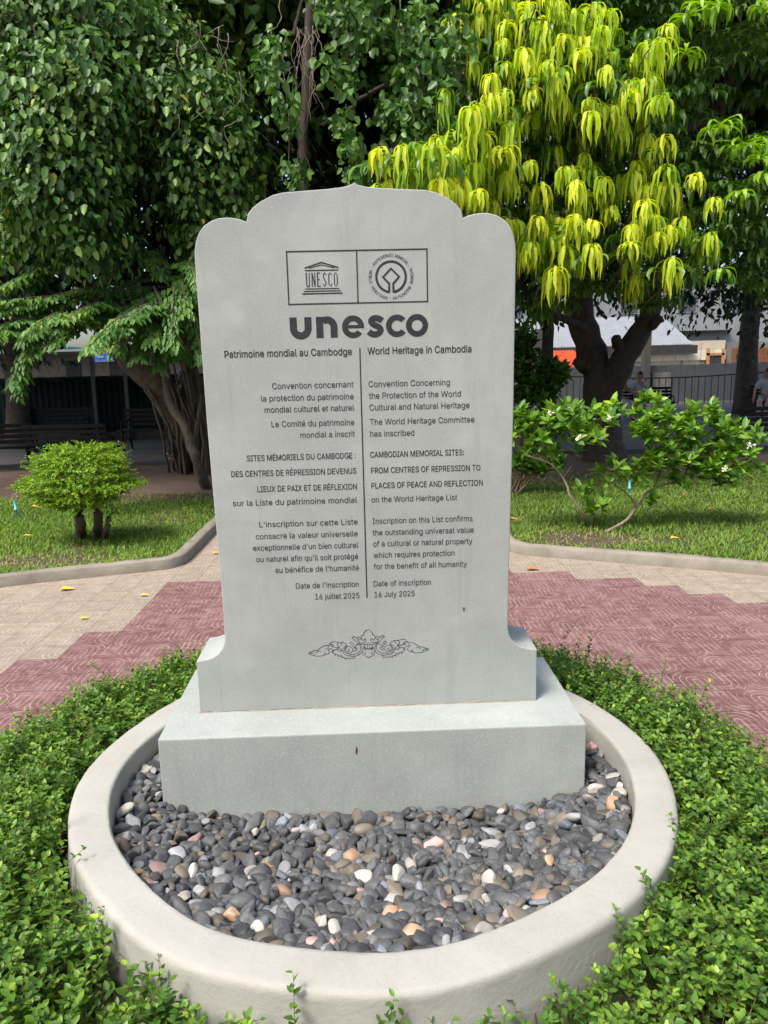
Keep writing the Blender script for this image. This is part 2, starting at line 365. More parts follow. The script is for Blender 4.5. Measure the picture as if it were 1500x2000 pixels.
# letter outlines, 500 units per em: character, advance, contours
GLYPHS = r"""' 103 39,159 35,254 68,254 64,159|( 137 45,103 50,162 66,221 88,270 118,270 95,214 81,157 76,103 80,57 94,8 118,-48 88,-48 69,-11 56,27 47,66|) 137 19,-48 43,9 57,58 61,103 56,157 41,214 19,270 48,270 71,221 86,162 92,103 89,65 81,27 67,-11 48,-48|, 94 19,-60 34,36 68,36 42,-60|- 227 168,122 168,94 57,94 57,122|. 94 48,-2 39,-1 31,4 26,12 25,20 26,29 31,37 39,42 48,43 56,42 64,37 69,29 71,20 69,12 64,4 56,-1|0 227 113,-3 87,0 65,12 47,31 34,57 27,89 24,127 27,165 35,197 48,223 65,242 87,254 113,258 139,254 161,242 179,223 192,197 200,165 203,127 200,89 192,57 179,31 162,12 140,0;113,25 131,28 145,37 157,52 165,72 170,97 172,127 170,157 165,182 157,203 145,218 131,227 113,230 96,227 82,218 70,203 62,182 56,157 55,127 56,97 62,72 70,52 82,37 96,28|1 227 38,0 38,27 106,27 106,222 43,179 43,213 99,254 138,254 138,27 195,27 195,0|2 227 32,0 32,24 117,114 141,141 155,163 160,186 159,198 154,209 146,218 137,224 112,230 98,228 86,224 77,216 69,207 65,195 64,181 33,181 35,202 43,221 55,237 72,248 91,255 112,258 134,255 153,248 169,237 181,223 188,205 191,186 185,159 168,129 133,90 76,30 76,28 195,28 195,0|3 227 109,-3 87,-1 66,5 49,15 35,29 26,46 22,66 55,66 57,54 63,44 72,35 83,30 109,25 138,30 149,37 157,46 163,58 165,72 163,86 158,98 150,109 137,117 121,122 101,124 78,124 78,150 144,224 144,226 35,226 35,254 186,254 186,230 106,139 106,144 132,144 154,138 172,127 185,111 194,93 196,72 194,51 185,33 172,18 154,6 133,-1|4 227 20,53 20,79 123,254 155,254 54,83 54,81 207,81 207,53;141,0 141,61 141,73 141,159 171,159 171,0|5 227 111,-3 89,-1 70,6 54,16 41,30 33,47 30,65 61,65 64,54 69,44 87,30 111,25 125,27 138,32 149,41 157,52 162,66 164,81 162,97 157,111 148,122 137,131 124,137 109,138 84,134 64,123 34,126 48,254 183,254 183,226 75,226 67,151 68,151 89,162 115,167 131,165 147,160 161,153 172,143 182,130 189,116 194,99 195,82 193,58 184,38 171,21 154,8 134,-1|6 227 113,-3 91,-1 71,7 55,20 42,37 34,58 32,81 34,100 40,119 69,170 126,254 161,254 75,131 73,131 83,144 98,153 117,157 139,155 158,147 173,136 185,120 192,101 194,79 192,56 184,36 171,20 155,7 135,-1;113,24 127,26 139,31 149,40 157,51 162,64 164,79 162,94 157,107 149,118 139,126 127,131 113,133 99,131 87,126 77,118 69,107 64,94 62,79 64,64 69,51 77,40 87,31 99,26|7 227 48,0 162,224 162,226 31,226 31,254 195,254 195,224 82,0|8 227 113,-3 89,-1 68,6 50,17 37,31 29,48 26,68 28,83 33,98 40,110 51,121 63,128 76,132 76,133 59,141 46,154 38,171 35,190 38,209 45,225 57,239 73,249 92,256 113,258 134,256 153,249 169,239 181,225 188,209 191,190 188,171 180,154 167,141 150,133 150,132 164,128 176,121 186,110 194,98 199,83 200,68 198,48 189,31 176,17 158,6 137,-1;113,25 129,26 142,30 153,37 161,46 167,57 168,69 167,83 161,94 153,104 141,111 128,116 113,118 98,116 85,111 73,104 65,94 59,83 58,69 59,57 64,46 73,37 84,30 97,26;113,145 137,150 146,157 154,165 158,176 160,188 158,200 154,210 147,218 138,225 113,230 89,225 79,218 72,210 68,200 66,188 68,176 72,165 79,157 89,150|9 227 113,258 135,255 155,247 171,234 184,217 192,197 194,173 192,155 186,135 158,84 100,0 65,0 151,124 154,124 144,111 128,101 109,97 87,100 69,107 53,119 41,134 34,154 32,176 34,198 42,218 55,235 71,247 91,255;113,230 99,228 87,223 77,215 69,204 64,191 63,176 64,161 69,148 77,137 87,129 99,123 113,122 127,123 139,129 149,137 157,147 162,160 164,175 162,190 157,204 150,215 139,223 127,228|: 94 48,-2 39,-1 31,4 26,12 25,20 26,29 31,37 39,42 48,43 56,42 64,37 69,29 71,20 69,12 64,4 56,-1;48,135 39,137 31,142 26,149 25,158 26,167 31,174 39,179 48,181 56,179 64,174 69,167 71,158 69,149 64,142 56,137|A 240 8,0 101,254 138,254 231,0 198,0 173,71 67,71 43,0;77,99 106,185 119,228 132,186 162,99|B 228 30,0 30,254 121,254 145,252 164,245 180,235 190,221 197,205 199,187 198,172 193,160 178,143 157,133 157,131 170,129 182,123 192,114 201,102 207,86 209,68 207,50 200,33 189,20 172,9 151,2 123,0;62,29 122,29 148,31 165,40 175,53 178,68 176,81 171,92 163,102 153,109 140,114 124,115 62,115;62,143 119,143 144,148 154,155 162,163 166,174 168,186 165,202 156,214 141,223 120,226 62,226|C 255 134,-3 103,1 75,12 52,32 35,58 24,90 20,127 24,165 35,197 52,223 75,242 103,254 134,258 170,252 186,245 201,236 214,224 224,209 232,193 236,174 204,174 195,197 179,214 158,224 134,228 111,225 92,216 75,202 62,182 54,157 52,127 54,97 63,72 75,53 92,38 112,29 134,26 158,30 179,40 195,57 204,80 236,80 232,62 224,45 214,31 201,19 187,9 170,2 153,-2|D 251 113,254 147,251 176,239 200,221 217,196 227,164 231,128 227,91 217,59 199,34 175,15 145,4 109,0 30,0 30,254;62,29 107,29 136,31 159,40 177,55 189,75 197,99 200,128 197,156 190,180 177,200 160,214 138,223 110,226 62,226|E 209 30,0 30,254 186,254 186,226 62,226 62,143 178,143 178,114 62,114 62,29 188,29 188,0|F 205 30,0 30,254 185,254 185,226 62,226 62,139 173,139 173,111 62,111 62,0|G 260 134,-3 102,1 75,13 52,32 35,58 24,90 20,127 24,165 35,197 52,223 74,242 102,254 132,258 152,256 170,252 187,245 202,235 214,222 225,208 232,192 237,174 204,174 194,197 178,213 158,224 133,228 111,225 92,216 75,202 62,182 54,157 52,127 54,97 63,72 75,53 92,38 112,29 134,26 155,29 172,36 187,47 198,62 205,80 207,101 217,100 141,100 141,128 239,128 239,100 236,71 225,45 209,25 188,9 163,0|H 258 30,0 30,254 62,254 62,144 196,144 196,254 228,254 228,0 196,0 196,116 62,116 62,0|I 150 16,0 16,29 59,29 59,226 16,226 16,254 135,254 135,226 91,226 91,29 135,29 135,0|J 198 93,-3 62,2 38,16 22,40 17,73 17,86 49,86 49,73 52,52 61,37 75,28 93,25 110,28 124,37 133,52 136,73 136,254 168,254 168,73 163,40 147,16 123,2|L 197 30,0 30,254 62,254 62,29 181,29 181,0|M 314 30,0 30,254 76,254 139,94 144,79 150,61 156,42 161,24 154,24 159,41 165,61 171,79 176,94 238,254 284,254 284,0 252,0 252,145 252,163 253,184 253,207 253,229 256,229 249,205 241,181 234,161 228,145 171,0 143,0 85,145 80,160 72,181 65,204 56,229 59,229 60,208 60,186 61,164 61,145 61,0|N 262 30,0 30,254 68,254 172,91 181,75 194,53 207,27 202,27 200,54 200,79 199,97 199,254 232,254 232,0 193,0 101,145 89,165 74,191 54,226 60,227 61,192 62,164 62,145 62,0|O 267 133,-3 103,1 75,12 52,32 35,58 24,90 20,127 24,165 35,197 52,223 75,242 103,254 133,258 164,254 192,242 215,223 232,197 243,165 247,127 243,90 232,58 215,32 192,12 164,1;133,26 155,29 175,38 191,52 204,72 212,97 215,127 212,157 204,182 191,202 175,216 155,225 133,228 112,225 92,216 75,202 63,182 54,157 52,127 54,97 63,72 75,52 92,38 112,29|P 222 30,0 30,254 118,254 144,252 166,244 183,231 195,215 202,195 204,174 202,152 195,133 183,116 166,104 144,96 118,93 62,93 62,0;62,121 116,121 134,123 149,128 159,136 167,147 171,160 172,174 171,188 167,201 159,211 148,219 134,224 116,226 62,226|R 225 30,0 30,254 118,254 145,252 167,244 183,232 195,217 202,198 205,176 202,154 195,136 183,120 166,109 145,101 118,99 62,99 62,0;62,128 117,128 135,129 149,133 160,141 167,150 171,162 173,176 171,190 167,202 159,212 149,220 134,224 116,226 62,226;177,0 124,98 160,98 214,0|S 223 112,-4 86,-2 64,5 46,15 32,30 23,48 19,68 52,68 55,55 62,44 71,35 83,29 112,25 128,26 143,30 155,37 165,46 171,57 173,70 171,81 166,89 148,102 122,111 92,120 64,130 43,145 30,163 26,186 29,206 37,224 51,238 69,249 90,256 114,258 137,256 158,249 175,238 189,224 197,208 200,189 169,189 163,206 151,219 134,227 112,229 97,228 84,224 73,218 64,209 59,199 58,188 60,176 65,167 85,154 106,147 132,140 156,132 179,119 197,99 202,85 204,69 201,50 193,32 180,17 162,5 139,-2|T 224 16,226 16,254 208,254 208,226 128,226 128,0 96,0 96,226|U 259 129,-4 101,-1 77,8 57,22 42,40 33,62 30,87 30,254 62,254 62,89 64,72 70,57 80,44 94,34 110,28 129,26 149,28 165,34 179,44 188,57 194,72 196,89 196,254 229,254 229,87 226,62 216,40 201,22 182,8 157,-1|V 240 102,0 8,254 42,254 96,103 108,69 124,15 117,15 133,69 145,103 197,254 231,254 139,0|W 343 78,0 8,254 41,254 82,98 88,73 93,47 98,20 95,20 100,47 106,73 112,98 153,254 190,254 231,98 237,73 243,47 249,20 244,20 249,47 255,73 261,98 302,254 335,254 265,0 228,0 184,161 176,196 168,237 175,237 167,197 159,161 115,0|X 237 9,0 99,130 15,254 52,254 119,152 187,254 223,254 138,130 228,0 191,0 119,106 46,0|a 195 80,-4 63,-3 47,2 34,11 24,22 17,37 15,54 17,69 22,80 29,90 39,97 63,105 89,110 117,113 133,117 136,121 138,127 138,128 133,148 120,161 98,165 75,161 59,150 50,137 20,146 29,161 39,173 52,182 66,188 97,192 119,190 143,180 153,172 161,160 167,145 168,126 168,0 138,0 138,26 136,26 126,12 108,1;85,23 101,24 114,29 124,37 132,47 136,57 138,69 138,95 130,91 116,88 100,86 88,84 67,79 52,70 47,62 46,52 51,36 65,26|b 212 115,-4 99,-3 86,2 69,16 59,29 56,29 56,0 26,0 26,254 57,254 57,160 59,160 69,173 86,186 98,191 115,192 137,189 156,180 173,166 185,146 193,122 195,94 193,66 185,42 173,23 157,8 137,-1;110,23 126,26 140,33 150,44 158,58 163,75 164,95 163,114 158,131 150,145 140,156 126,163 110,165 94,163 81,156 70,145 62,131 58,114 56,95 58,75 63,58 70,43 81,32 94,26|c 198 104,-4 79,-1 58,8 41,23 28,43 20,66 17,94 20,122 28,146 41,165 58,180 79,189 104,192 130,189 153,178 170,161 181,138 151,131 145,145 135,155 121,162 104,165 86,162 73,155 62,144 54,129 50,112 48,94 50,75 54,59 62,44 73,33 86,26 104,23 121,26 135,33 146,44 152,59 181,51 171,28 153,11 130,0|d 212 98,-4 75,-1 56,8 40,23 27,42 20,66 17,94 20,122 27,146 40,166 56,180 75,189 98,192 114,191 126,186 144,173 153,160 155,160 155,254 186,254 186,0 156,0 156,29 153,29 143,16 126,2 114,-3;102,23 118,26 132,32 142,43 150,58 154,75 156,95 154,114 150,131 142,145 132,156 118,163 102,165 86,163 72,156 62,145 54,131 50,114 48,95 50,75 54,58 62,44 73,33 86,26|e 202 106,-4 80,-1 58,8 41,23 28,42 20,66 17,93 20,121 28,145 40,165 58,180 78,189 103,192 133,187 147,180 160,170 170,157 179,141 184,121 186,97 186,85 37,85 37,110 169,110 155,101 153,119 149,134 141,147 131,157 118,163 103,165 87,163 73,157 62,147 54,135 50,121 48,105 48,89 50,69 55,53 64,40 76,31 90,25 106,23 127,26 143,36 153,53 182,45 177,32 168,20 156,10 141,2 125,-3|f 127 3,164 3,190 40,190 40,216 42,231 48,243 57,252 68,259 94,265 111,263 121,260 114,234 107,236 97,237 85,235 77,230 72,221 71,209 71,190 114,190 114,164 71,164 71,0 40,0 40,164|g 213 103,-75 84,-74 67,-70 41,-55 25,-35 51,-20 61,-33 77,-44 103,-49 124,-46 141,-38 152,-23 156,-3 156,34 153,34 143,21 126,8 114,4 97,2 76,5 56,13 40,27 28,45 20,68 17,96 20,123 27,147 40,166 56,180 76,189 98,192 114,191 127,186 144,173 154,159 157,159 157,190 186,190 186,-4 183,-27 175,-45 162,-59 145,-68 125,-73;102,30 118,32 132,38 142,47 150,61 155,77 156,96 155,115 150,132 142,146 132,156 119,163 102,165 86,163 73,156 62,145 54,131 50,115 48,96 50,78 54,61 62,48 73,38 86,32|h 205 57,113 57,0 26,0 26,254 57,254 57,144 51,144 62,166 76,181 94,189 114,192 132,190 148,184 161,174 170,160 177,142 179,120 179,0 148,0 148,118 145,137 136,152 123,161 105,165 92,163 80,159 71,151 63,141 58,129|i 83 26,0 26,190 57,190 57,0;42,221 34,223 27,227 22,234 21,242 22,249 27,256 34,260 42,262 50,260 57,256 62,249 63,242 62,234 57,227 50,223|j 83 26,190 57,190 57,-15 55,-31 51,-45 43,-56 32,-65 19,-70 2,-71 -5,-71 -5,-43 1,-43 12,-42 20,-36 25,-27 26,-15;42,221 34,223 27,227 22,234 20,242 22,249 27,256 34,260 42,262 50,260 57,256 61,249 63,242 61,234 57,227 50,223|l 95 70,-1 50,2 37,10 29,24 26,42 26,254 57,254 57,49 60,31 65,27 73,26 80,26 85,27 90,1 81,0|m 305 26,0 26,190 56,190 56,148 54,148 59,162 66,173 86,188 110,193 129,190 144,180 154,166 160,147 156,147 161,160 169,172 190,187 218,193 234,191 249,186 261,177 270,164 276,148 278,128 278,0 248,0 248,127 245,145 236,156 224,163 209,165 197,164 187,160 173,145 168,124 168,0 137,0 137,130 134,144 126,156 115,163 100,165 79,160 70,154 63,145 58,133 57,119 57,0|n 205 57,113 57,0 26,0 26,190 56,190 56,144 51,144 62,166 76,181 94,189 114,192 132,190 147,184 160,174 170,160 176,142 179,120 179,0 148,0 148,118 145,137 136,152 123,161 105,165 92,163 80,159 71,151 63,141 58,129|o 208 104,-4 79,-1 58,8 41,23 28,43 20,66 17,94 20,122 28,146 41,165 58,180 79,189 104,192 128,189 149,180 167,165 180,146 188,122 191,94 188,66 180,43 167,23 149,8 128,-1;104,23 121,26 135,33 146,44 154,59 158,75 160,94 158,112 154,129 146,144 135,155 121,162 104,165 86,162 73,155 62,144 54,129 50,112 48,94 50,75 54,59 62,44 73,33 86,26|p 212 26,-71 26,190 56,190 56,160 59,160 69,173 86,186 98,191 115,192 137,189 156,180 173,166 185,146 193,122 195,94 193,66 185,42 173,23 157,8 137,-1 115,-4 99,-3 86,2 69,16 59,29 57,29 57,-71;110,23 126,26 140,33 150,44 158,58 163,75 164,95 163,114 158,131 150,145 140,156 126,163 110,165 94,163 81,156 70,145 62,131 58,114 56,95 58,75 63,58 70,43 81,32 94,26|q 212 186,-71 155,-71 155,29 153,29 143,16 126,2 114,-3 98,-4 75,-1 56,8 40,23 27,42 20,66 17,94 20,122 27,146 40,166 56,180 75,189 98,192 114,191 126,186 144,173 153,160 156,160 156,190 186,190;102,23 118,26 132,32 142,43 150,58 154,75 156,95 154,114 150,131 142,145 132,156 118,163 102,165 86,163 72,156 62,145 54,131 50,114 48,95 50,75 54,58 62,44 73,33 86,26|r 130 26,0 26,190 56,190 56,160 58,160 65,173 76,184 90,190 107,192 115,192 122,192 122,161 115,162 103,163 91,161 80,157 70,151 63,142 58,131 57,118 57,0|s 183 91,-4 72,-3 56,2 42,9 31,19 23,32 18,47 47,53 53,40 62,30 75,25 91,23 108,25 122,31 131,40 134,51 132,60 127,68 118,74 106,78 75,85 52,93 36,104 27,119 23,137 26,152 33,166 43,177 58,185 74,190 94,192 112,191 127,186 140,179 149,170 162,145 134,139 129,149 121,158 110,164 94,166 78,164 65,158 57,150 54,139 56,129 62,122 86,111 115,105 137,97 153,86 162,71 166,53 163,37 156,24 145,12 130,3 112,-2|t 114 3,164 3,190 32,190 32,236 63,236 63,190 102,190 102,164 63,164 63,49 64,38 68,31 75,26 85,25 93,26 101,27 107,1 96,-1 84,-2 62,1 46,11 36,26 32,46 32,164|u 205 91,-3 73,-1 57,5 44,15 35,29 28,47 26,69 26,190 57,190 57,72 60,52 68,37 82,28 100,25 113,27 125,31 134,38 142,48 146,61 148,76 148,190 179,190 179,0 149,0 149,46 154,46 143,23 129,8 111,0|v 195 81,0 9,190 42,190 83,78 93,43 103,10 92,10 101,43 112,78 152,190 186,190 113,0|w 284 69,0 11,190 44,190 67,107 77,68 88,21 82,21 93,67 103,107 126,190 158,190 181,107 191,68 201,21 196,21 206,68 217,107 240,190 272,190 215,0 184,0 159,86 152,112 145,140 138,169 145,169 138,140 131,112 124,86 99,0|x 189 10,0 77,97 14,190 50,190 95,122 141,190 176,190 113,97 179,0 143,0 95,72 46,0|y 195 24,-69 31,-43 36,-44 52,-44 65,-37 75,-18 81,-1 9,190 42,190 83,78 93,43 103,10 92,10 101,43 112,78 153,190 186,190 102,-29 88,-54 70,-68 46,-73 32,-72|É 209 30,0 30,254 186,254 186,226 62,226 62,143 178,143 178,114 62,114 62,29 188,29 188,0;95,279 119,329 153,329 121,279|é 202 106,-4 80,-1 58,8 41,23 28,42 20,66 17,93 20,121 28,145 40,165 58,180 78,189 103,192 133,187 147,180 160,170 170,157 179,141 184,121 186,97 186,85 37,85 37,110 169,110 155,101 153,119 149,134 141,147 131,157 118,163 103,165 87,163 73,157 62,147 54,135 50,121 48,105 48,89 50,69 55,53 64,40 76,31 90,25 106,23 127,26 143,36 153,53 182,45 177,32 168,20 156,10 141,2 125,-3;88,214 112,265 146,265 114,214"""
FONT = {}
for ent in GLYPHS.split('|'):
    ch, adv, cs = ent[0], ent[2:].split(' ', 1)[0], ent[2:].split(' ', 1)[1]
    FONT[ch] = (int(adv)/500, [[tuple(int(v)/500 for v in p.split(',')) for p in c.split(' ')] for c in cs.split(';')])
def text_mesh(body, align='LEFT', bold=0.0):
    cu = bpy.data.curves.new('inscription', 'CURVE'); cu.dimensions = '2D'; cu.fill_mode = 'FRONT'; cu.offset = bold; x = 0.0
    for ch in body:
        if ch == ' ': x += .20; continue
        adv, cs = FONT[ch]
        for c in cs:
            sp = cu.splines.new('POLY'); sp.points.add(len(c)-1); sp.use_cyclic_u = True
            for q, (u, v) in zip(sp.points, c): q.co = (x+u-(adv/2 if align == 'CENTER' else 0), v, 0, 1)
        x += adv
    o = bpy.data.objects.new('inscription', cu); COL.objects.link(o)
    dg = bpy.context.evaluated_depsgraph_get(); me = bpy.data.meshes.new_from_object(o.evaluated_get(dg), depsgraph=dg)
    bpy.data.objects.remove(o); bpy.data.curves.remove(cu); return me
NAT = []
def inscription(body, x0, x1, z, cap, bold=0.0):
    me = text_mesh(body, 'LEFT', bold)
    co = np.empty(len(me.vertices)*3, np.float32); me.vertices.foreach_get('co', co); co = co.reshape(-1, 3)
    a, b = co[:, 0].min(), co[:, 0].max(); sx = (x1-x0)/(b-a); NAT.append((body[:12], round(sx*.727, 4))); sz = cap/0.508
    out = np.stack([x0+(co[:, 0]-a)*sx, np.full(len(co), FRONT-.0010), z+co[:, 1]*sz], 1)
    me.vertices.foreach_set('co', out.astype(np.float32).ravel()); me.update()
    me.materials.clear(); me.materials.append(INK); me.name = 'inscription_line'
    return link(bpy.data.objects.new('inscription_line', me), mem)
LINES = [("Patrimoine mondial au Cambodge", -0.47, -0.037, 1.807, 'T'), ("Convention concernant", -0.314, -0.035, 1.698, 'n'), ("la protection du patrimoine", -0.354, -0.036, 1.657, 'n'),
 ("mondial culturel et naturel", -0.344, -0.035, 1.618, 'n'), ("Le Comité du patrimoine", -0.323, -0.036, 1.568, 'n'), ("mondial a inscrit", -0.225, -0.035, 1.528, 'n'),
 ("SITES MÉMORIELS DU CAMBODGE :", -0.415, -0.035, 1.452, 'b'), ("DES CENTRES DE RÉPRESSION DEVENUS", -0.472, -0.034, 1.398, 'b'), ("LIEUX DE PAIX ET DE RÉFLEXION", -0.384, -0.034, 1.342, 'b'),
 ("sur la Liste du patrimoine mondial", -0.473, -0.035, 1.294, 'n'), ("L'inscription sur cette Liste", -0.384, -0.035, 1.215, 'n'), ("consacre la valeur universelle", -0.399, -0.036, 1.172, 'n'),
 ("exceptionnelle d'un bien culturel", -0.411, -0.036, 1.13, 'n'), ("ou naturel afin qu'il soit protégé", -0.402, -0.037, 1.088, 'n'), ("au bénéfice de l'humanité", -0.336, -0.036, 1.046, 'n'),
 ("Date de l'inscription", -0.265, -0.038, 0.985, 'n'), ("16 juillet 2025", -0.197, -0.037, 0.942, 'n'),
 ("World Heritage in Cambodia", 0.016, 0.373, 1.807, 'T'), ("Convention Concerning", 0.017, 0.298, 1.697, 'n'), ("the Protection of the World", 0.017, 0.336, 1.657, 'n'),
 ("Cultural and Natural Heritage", 0.018, 0.366, 1.617, 'n'), ("The World Heritage Committee", 0.018, 0.383, 1.567, 'n'), ("has inscribed", 0.018, 0.172, 1.526, 'n'),
 ("CAMBODIAN MEMORIAL SITES:", 0.016, 0.346, 1.453, 'b'), ("FROM CENTRES OF REPRESSION TO", 0.018, 0.404, 1.397, 'b'), ("PLACES OF PEACE AND REFLECTION", 0.017, 0.412, 1.343, 'b'),
 ("on the World Heritage List", 0.016, 0.321, 1.293, 'n'), ("Inscription on this List confirms", 0.018, 0.376, 1.215, 'n'), ("the outstanding universal value", 0.017, 0.38, 1.173, 'n'),
 ("of a cultural or natural property", 0.018, 0.375, 1.132, 'n'), ("which requires protection", 0.018, 0.31, 1.09, 'n'), ("for the benefit of all humanity", 0.018, 0.355, 1.048, 'n'),
 ("Date of inscription", 0.016, 0.224, 0.984, 'n'), ("16 July 2025", 0.018, 0.164, 0.943, 'n')]
for body, a, b, z, k in LINES:
    inscription(body, a, b, z, {'T': .0232, 'n': .0203, 'b': .0200}[k], {'T': .010, 'n': 0.002, 'b': .008}[k])
flat('divider_line', [rect(-.0117, .9425, -.0075, 1.829)])
fr = [rect(-.2462, 2.1458, .2262, 2.1502), rect(-.2462, 1.9762, .2262, 1.9804), rect(-.2462, 1.9804, -.2418, 2.1458), rect(.2218, 1.9804, .2262, 2.1458), rect(-.0132, 1.9804, -.0090, 2.1458)]
flat('emblem_frame', fr)
# temple emblem
tc = -.1300
tp = stroke([(tc-.0560, 2.0945), (tc, 2.1118), (tc+.0560, 2.0945)], .0021)+stroke([(tc-.043, 2.0935), (tc, 2.1040), (tc+.043, 2.0935)], .0013)
tp += [rect(tc-.0555, 2.0848, tc+.0555, 2.0884), rect(tc-.0565, 2.0258, tc+.0565, 2.0288), rect(tc-.062, 2.0180, tc+.062, 2.0212), rect(tc-.0675, 2.0096, tc+.0675, 2.0136)]
z0, z1 = 2.0335, 2.0795; hw = .0019; lw = .0048
def col_letters():
    out = []
    xs = np.linspace(tc-.0465, tc+.0465, 6)
    for ch, x in zip("UNESCO", xs):
        l, r = x-lw, x+lw
        if ch == 'U': out += stroke([(l, z1), (l, z0+.006)], hw)+stroke([(r, z1), (r, z0+.006)], hw*.7)+stroke([(l, z0+.006), (x-.002, z0+.001), (x+.002, z0+.001), (r, z0+.006)], hw)
        if ch == 'N': out += stroke([(l, z0), (l, z1)], hw*.8)+stroke([(r, z0), (r, z1)], hw*.8)+stroke([(l, z1), (r, z0)], hw)
        if ch == 'E': out += stroke([(l, z0), (l, z1)], hw)+[rect(l, z1-.003, r, z1), rect(l, z0, r, z0+.003), rect(l, (z0+z1)/2-.0015, r-.002, (z0+z1)/2+.0015)]
        if ch == 'S': out += stroke([(r, z1-.008), (x+.001, z1-.001), (l+.001, z1-.007), (l+.001, z1-.014), (x, (z0+z1)/2), (r-.001, z0+.014), (r-.001, z0+.007), (x-.001, z0+.001), (l, z0+.008)], hw*.9)
        if ch == 'C': out += stroke([(r, z1-.009), (x+.001, z1-.001), (l, z1-.008), (l, z0+.008), (x+.001, z0+.001), (r, z0+.009)], hw*.9)
        if ch == 'O': out += stroke([(r, z0+.008), (r, z1-.008), (x, z1-.001), (l, z1-.008), (l, z0+.008), (x, z0+.001), (r, z0+.008)], hw*.8)
    return out
flat('temple_emblem', tp+col_letters())
# heritage emblem: ring, diamond with an open stem, circular lettering
ec, ez = .1023, 2.0606
em = arc(ec, ez, .0535, .0455, -81, 261, 64)
d = [(ec+.0105, 2.0100), (ec+.0105, 2.0375), (ec+.0312, 2.0608), (ec, 2.0918), (ec-.0312, 2.0608), (ec-.0105, 2.0375), (ec-.0105, 2.0100)]
ins = [(ec+.0035, 2.0100), (ec+.0035, 2.0405), (ec+.0232, 2.0608), (ec, 2.0838), (ec-.0232, 2.0608), (ec-.0035, 2.0405), (ec-.0035, 2.0100)]
em += [[d[i], d[i+1], ins[i+1], ins[i]] for i in range(6)]
heritage = flat('heritage_emblem', em)
def ring_text(body, mid_deg, span_deg, outward=True):
    n = len(body); V, F3 = [], []
    bm = bmesh.new()
    for i, ch in enumerate(body):
        if ch == ' ': continue
        a = R(mid_deg + (span_deg/2-span_deg*(i+.5)/n)*(1 if outward else -1))
        me = text_mesh(ch, 'CENTER', .006); b2 = bmesh.new(); b2.from_mesh(me); bpy.data.meshes.remove(me)
        h = .0108/.508
        for v in b2.verts:
            x, y = v.co.x*h*.80, v.co.y*h*.92-(.0 if outward else .0108)
            rad = .0645 + (y if outward else -y); tx = x if outward else -x
            if outward: rx, rz = rad, x
            px = ec+math.cos(a)*rad+math.sin(a)*tx; pz = ez+math.sin(a)*rad-math.cos(a)*tx
            v.co = (px, FRONT-.0010, pz)
        tmp = bpy.data.meshes.new('glyph'); b2.to_mesh(tmp); b2.free(); bm.from_mesh(tmp); bpy.data.meshes.remove(tmp)
    return bm
def ring_all():
    bm = bmesh.new()
    for body, mid, span, ow in (("PATRIMONIO MUNDIAL", 90, 112, True), ("WORLD HERITAGE", 211, 98, False), ("PATRIMOINE MONDIAL", 329, 112, False)):
        b = ring_text(body, mid, span, ow); t = bpy.data.meshes.new('ring'); b.to_mesh(t); b.free(); bm.from_mesh(t); bpy.data.meshes.remove(t)
    me = bpy.data.meshes.new('circular_lettering'); bm.to_mesh(me); bm.free(); me.materials.append(INK)
    link(bpy.data.objects.new('circular_lettering', me), heritage)
    for a in (31, 151, 267): flat('separator_dot', [[(ec+.0685*math.cos(R(a))+.0013*math.cos(q), ez+.0685*math.sin(R(a))+.0013*math.sin(q)) for q in np.linspace(0, 6.2832, 11)[:-1]]], parent=heritage)
ring_all()
# large word under the emblems
wm = [rect(-.2442, 1.8985, -.2205, 1.9355), rect(-.1945, 1.8985, -.1708, 1.9355)]+arc(-.2075, 1.8990, .0367, .0130, 180, 360, 24)
wm += [rect(-.1552, 1.8655, -.1312, 1.9355), rect(-.1070, 1.8655, -.0832, 1.9020)]+arc(-.1191, 1.9010, .0359, .0121, 0, 128, 22)
wm += arc(-.0303, 1.9002, .0376, .0182, 0, 322, 44)+[rect(-.0485, 1.8952, .0065, 1.9062)]
wm += stroke(smooth_path([(.0690, 1.9175, 0), (.0590, 1.9245, 0), (.0440, 1.9272, 0), (.0330, 1.9220, 0), (.0320, 1.9140, 0), (.0390, 1.9068, 0), (.0500, 1.9010, 0), (.0610, 1.8940, 0), (.0630, 1.8850, 0), (.0560, 1.8765, 0), (.0430, 1.8735, 0), (.0310, 1.8765, 0), (.0225, 1.8835, 0)], 40)[:, :2], .0104)
wm += arc(.1190, 1.9002, .0376, .0182, 40, 322, 44)+arc(.1873, 1.9002, .0378, .0184, 0, 360, 48)
flat('wordmark', wm)
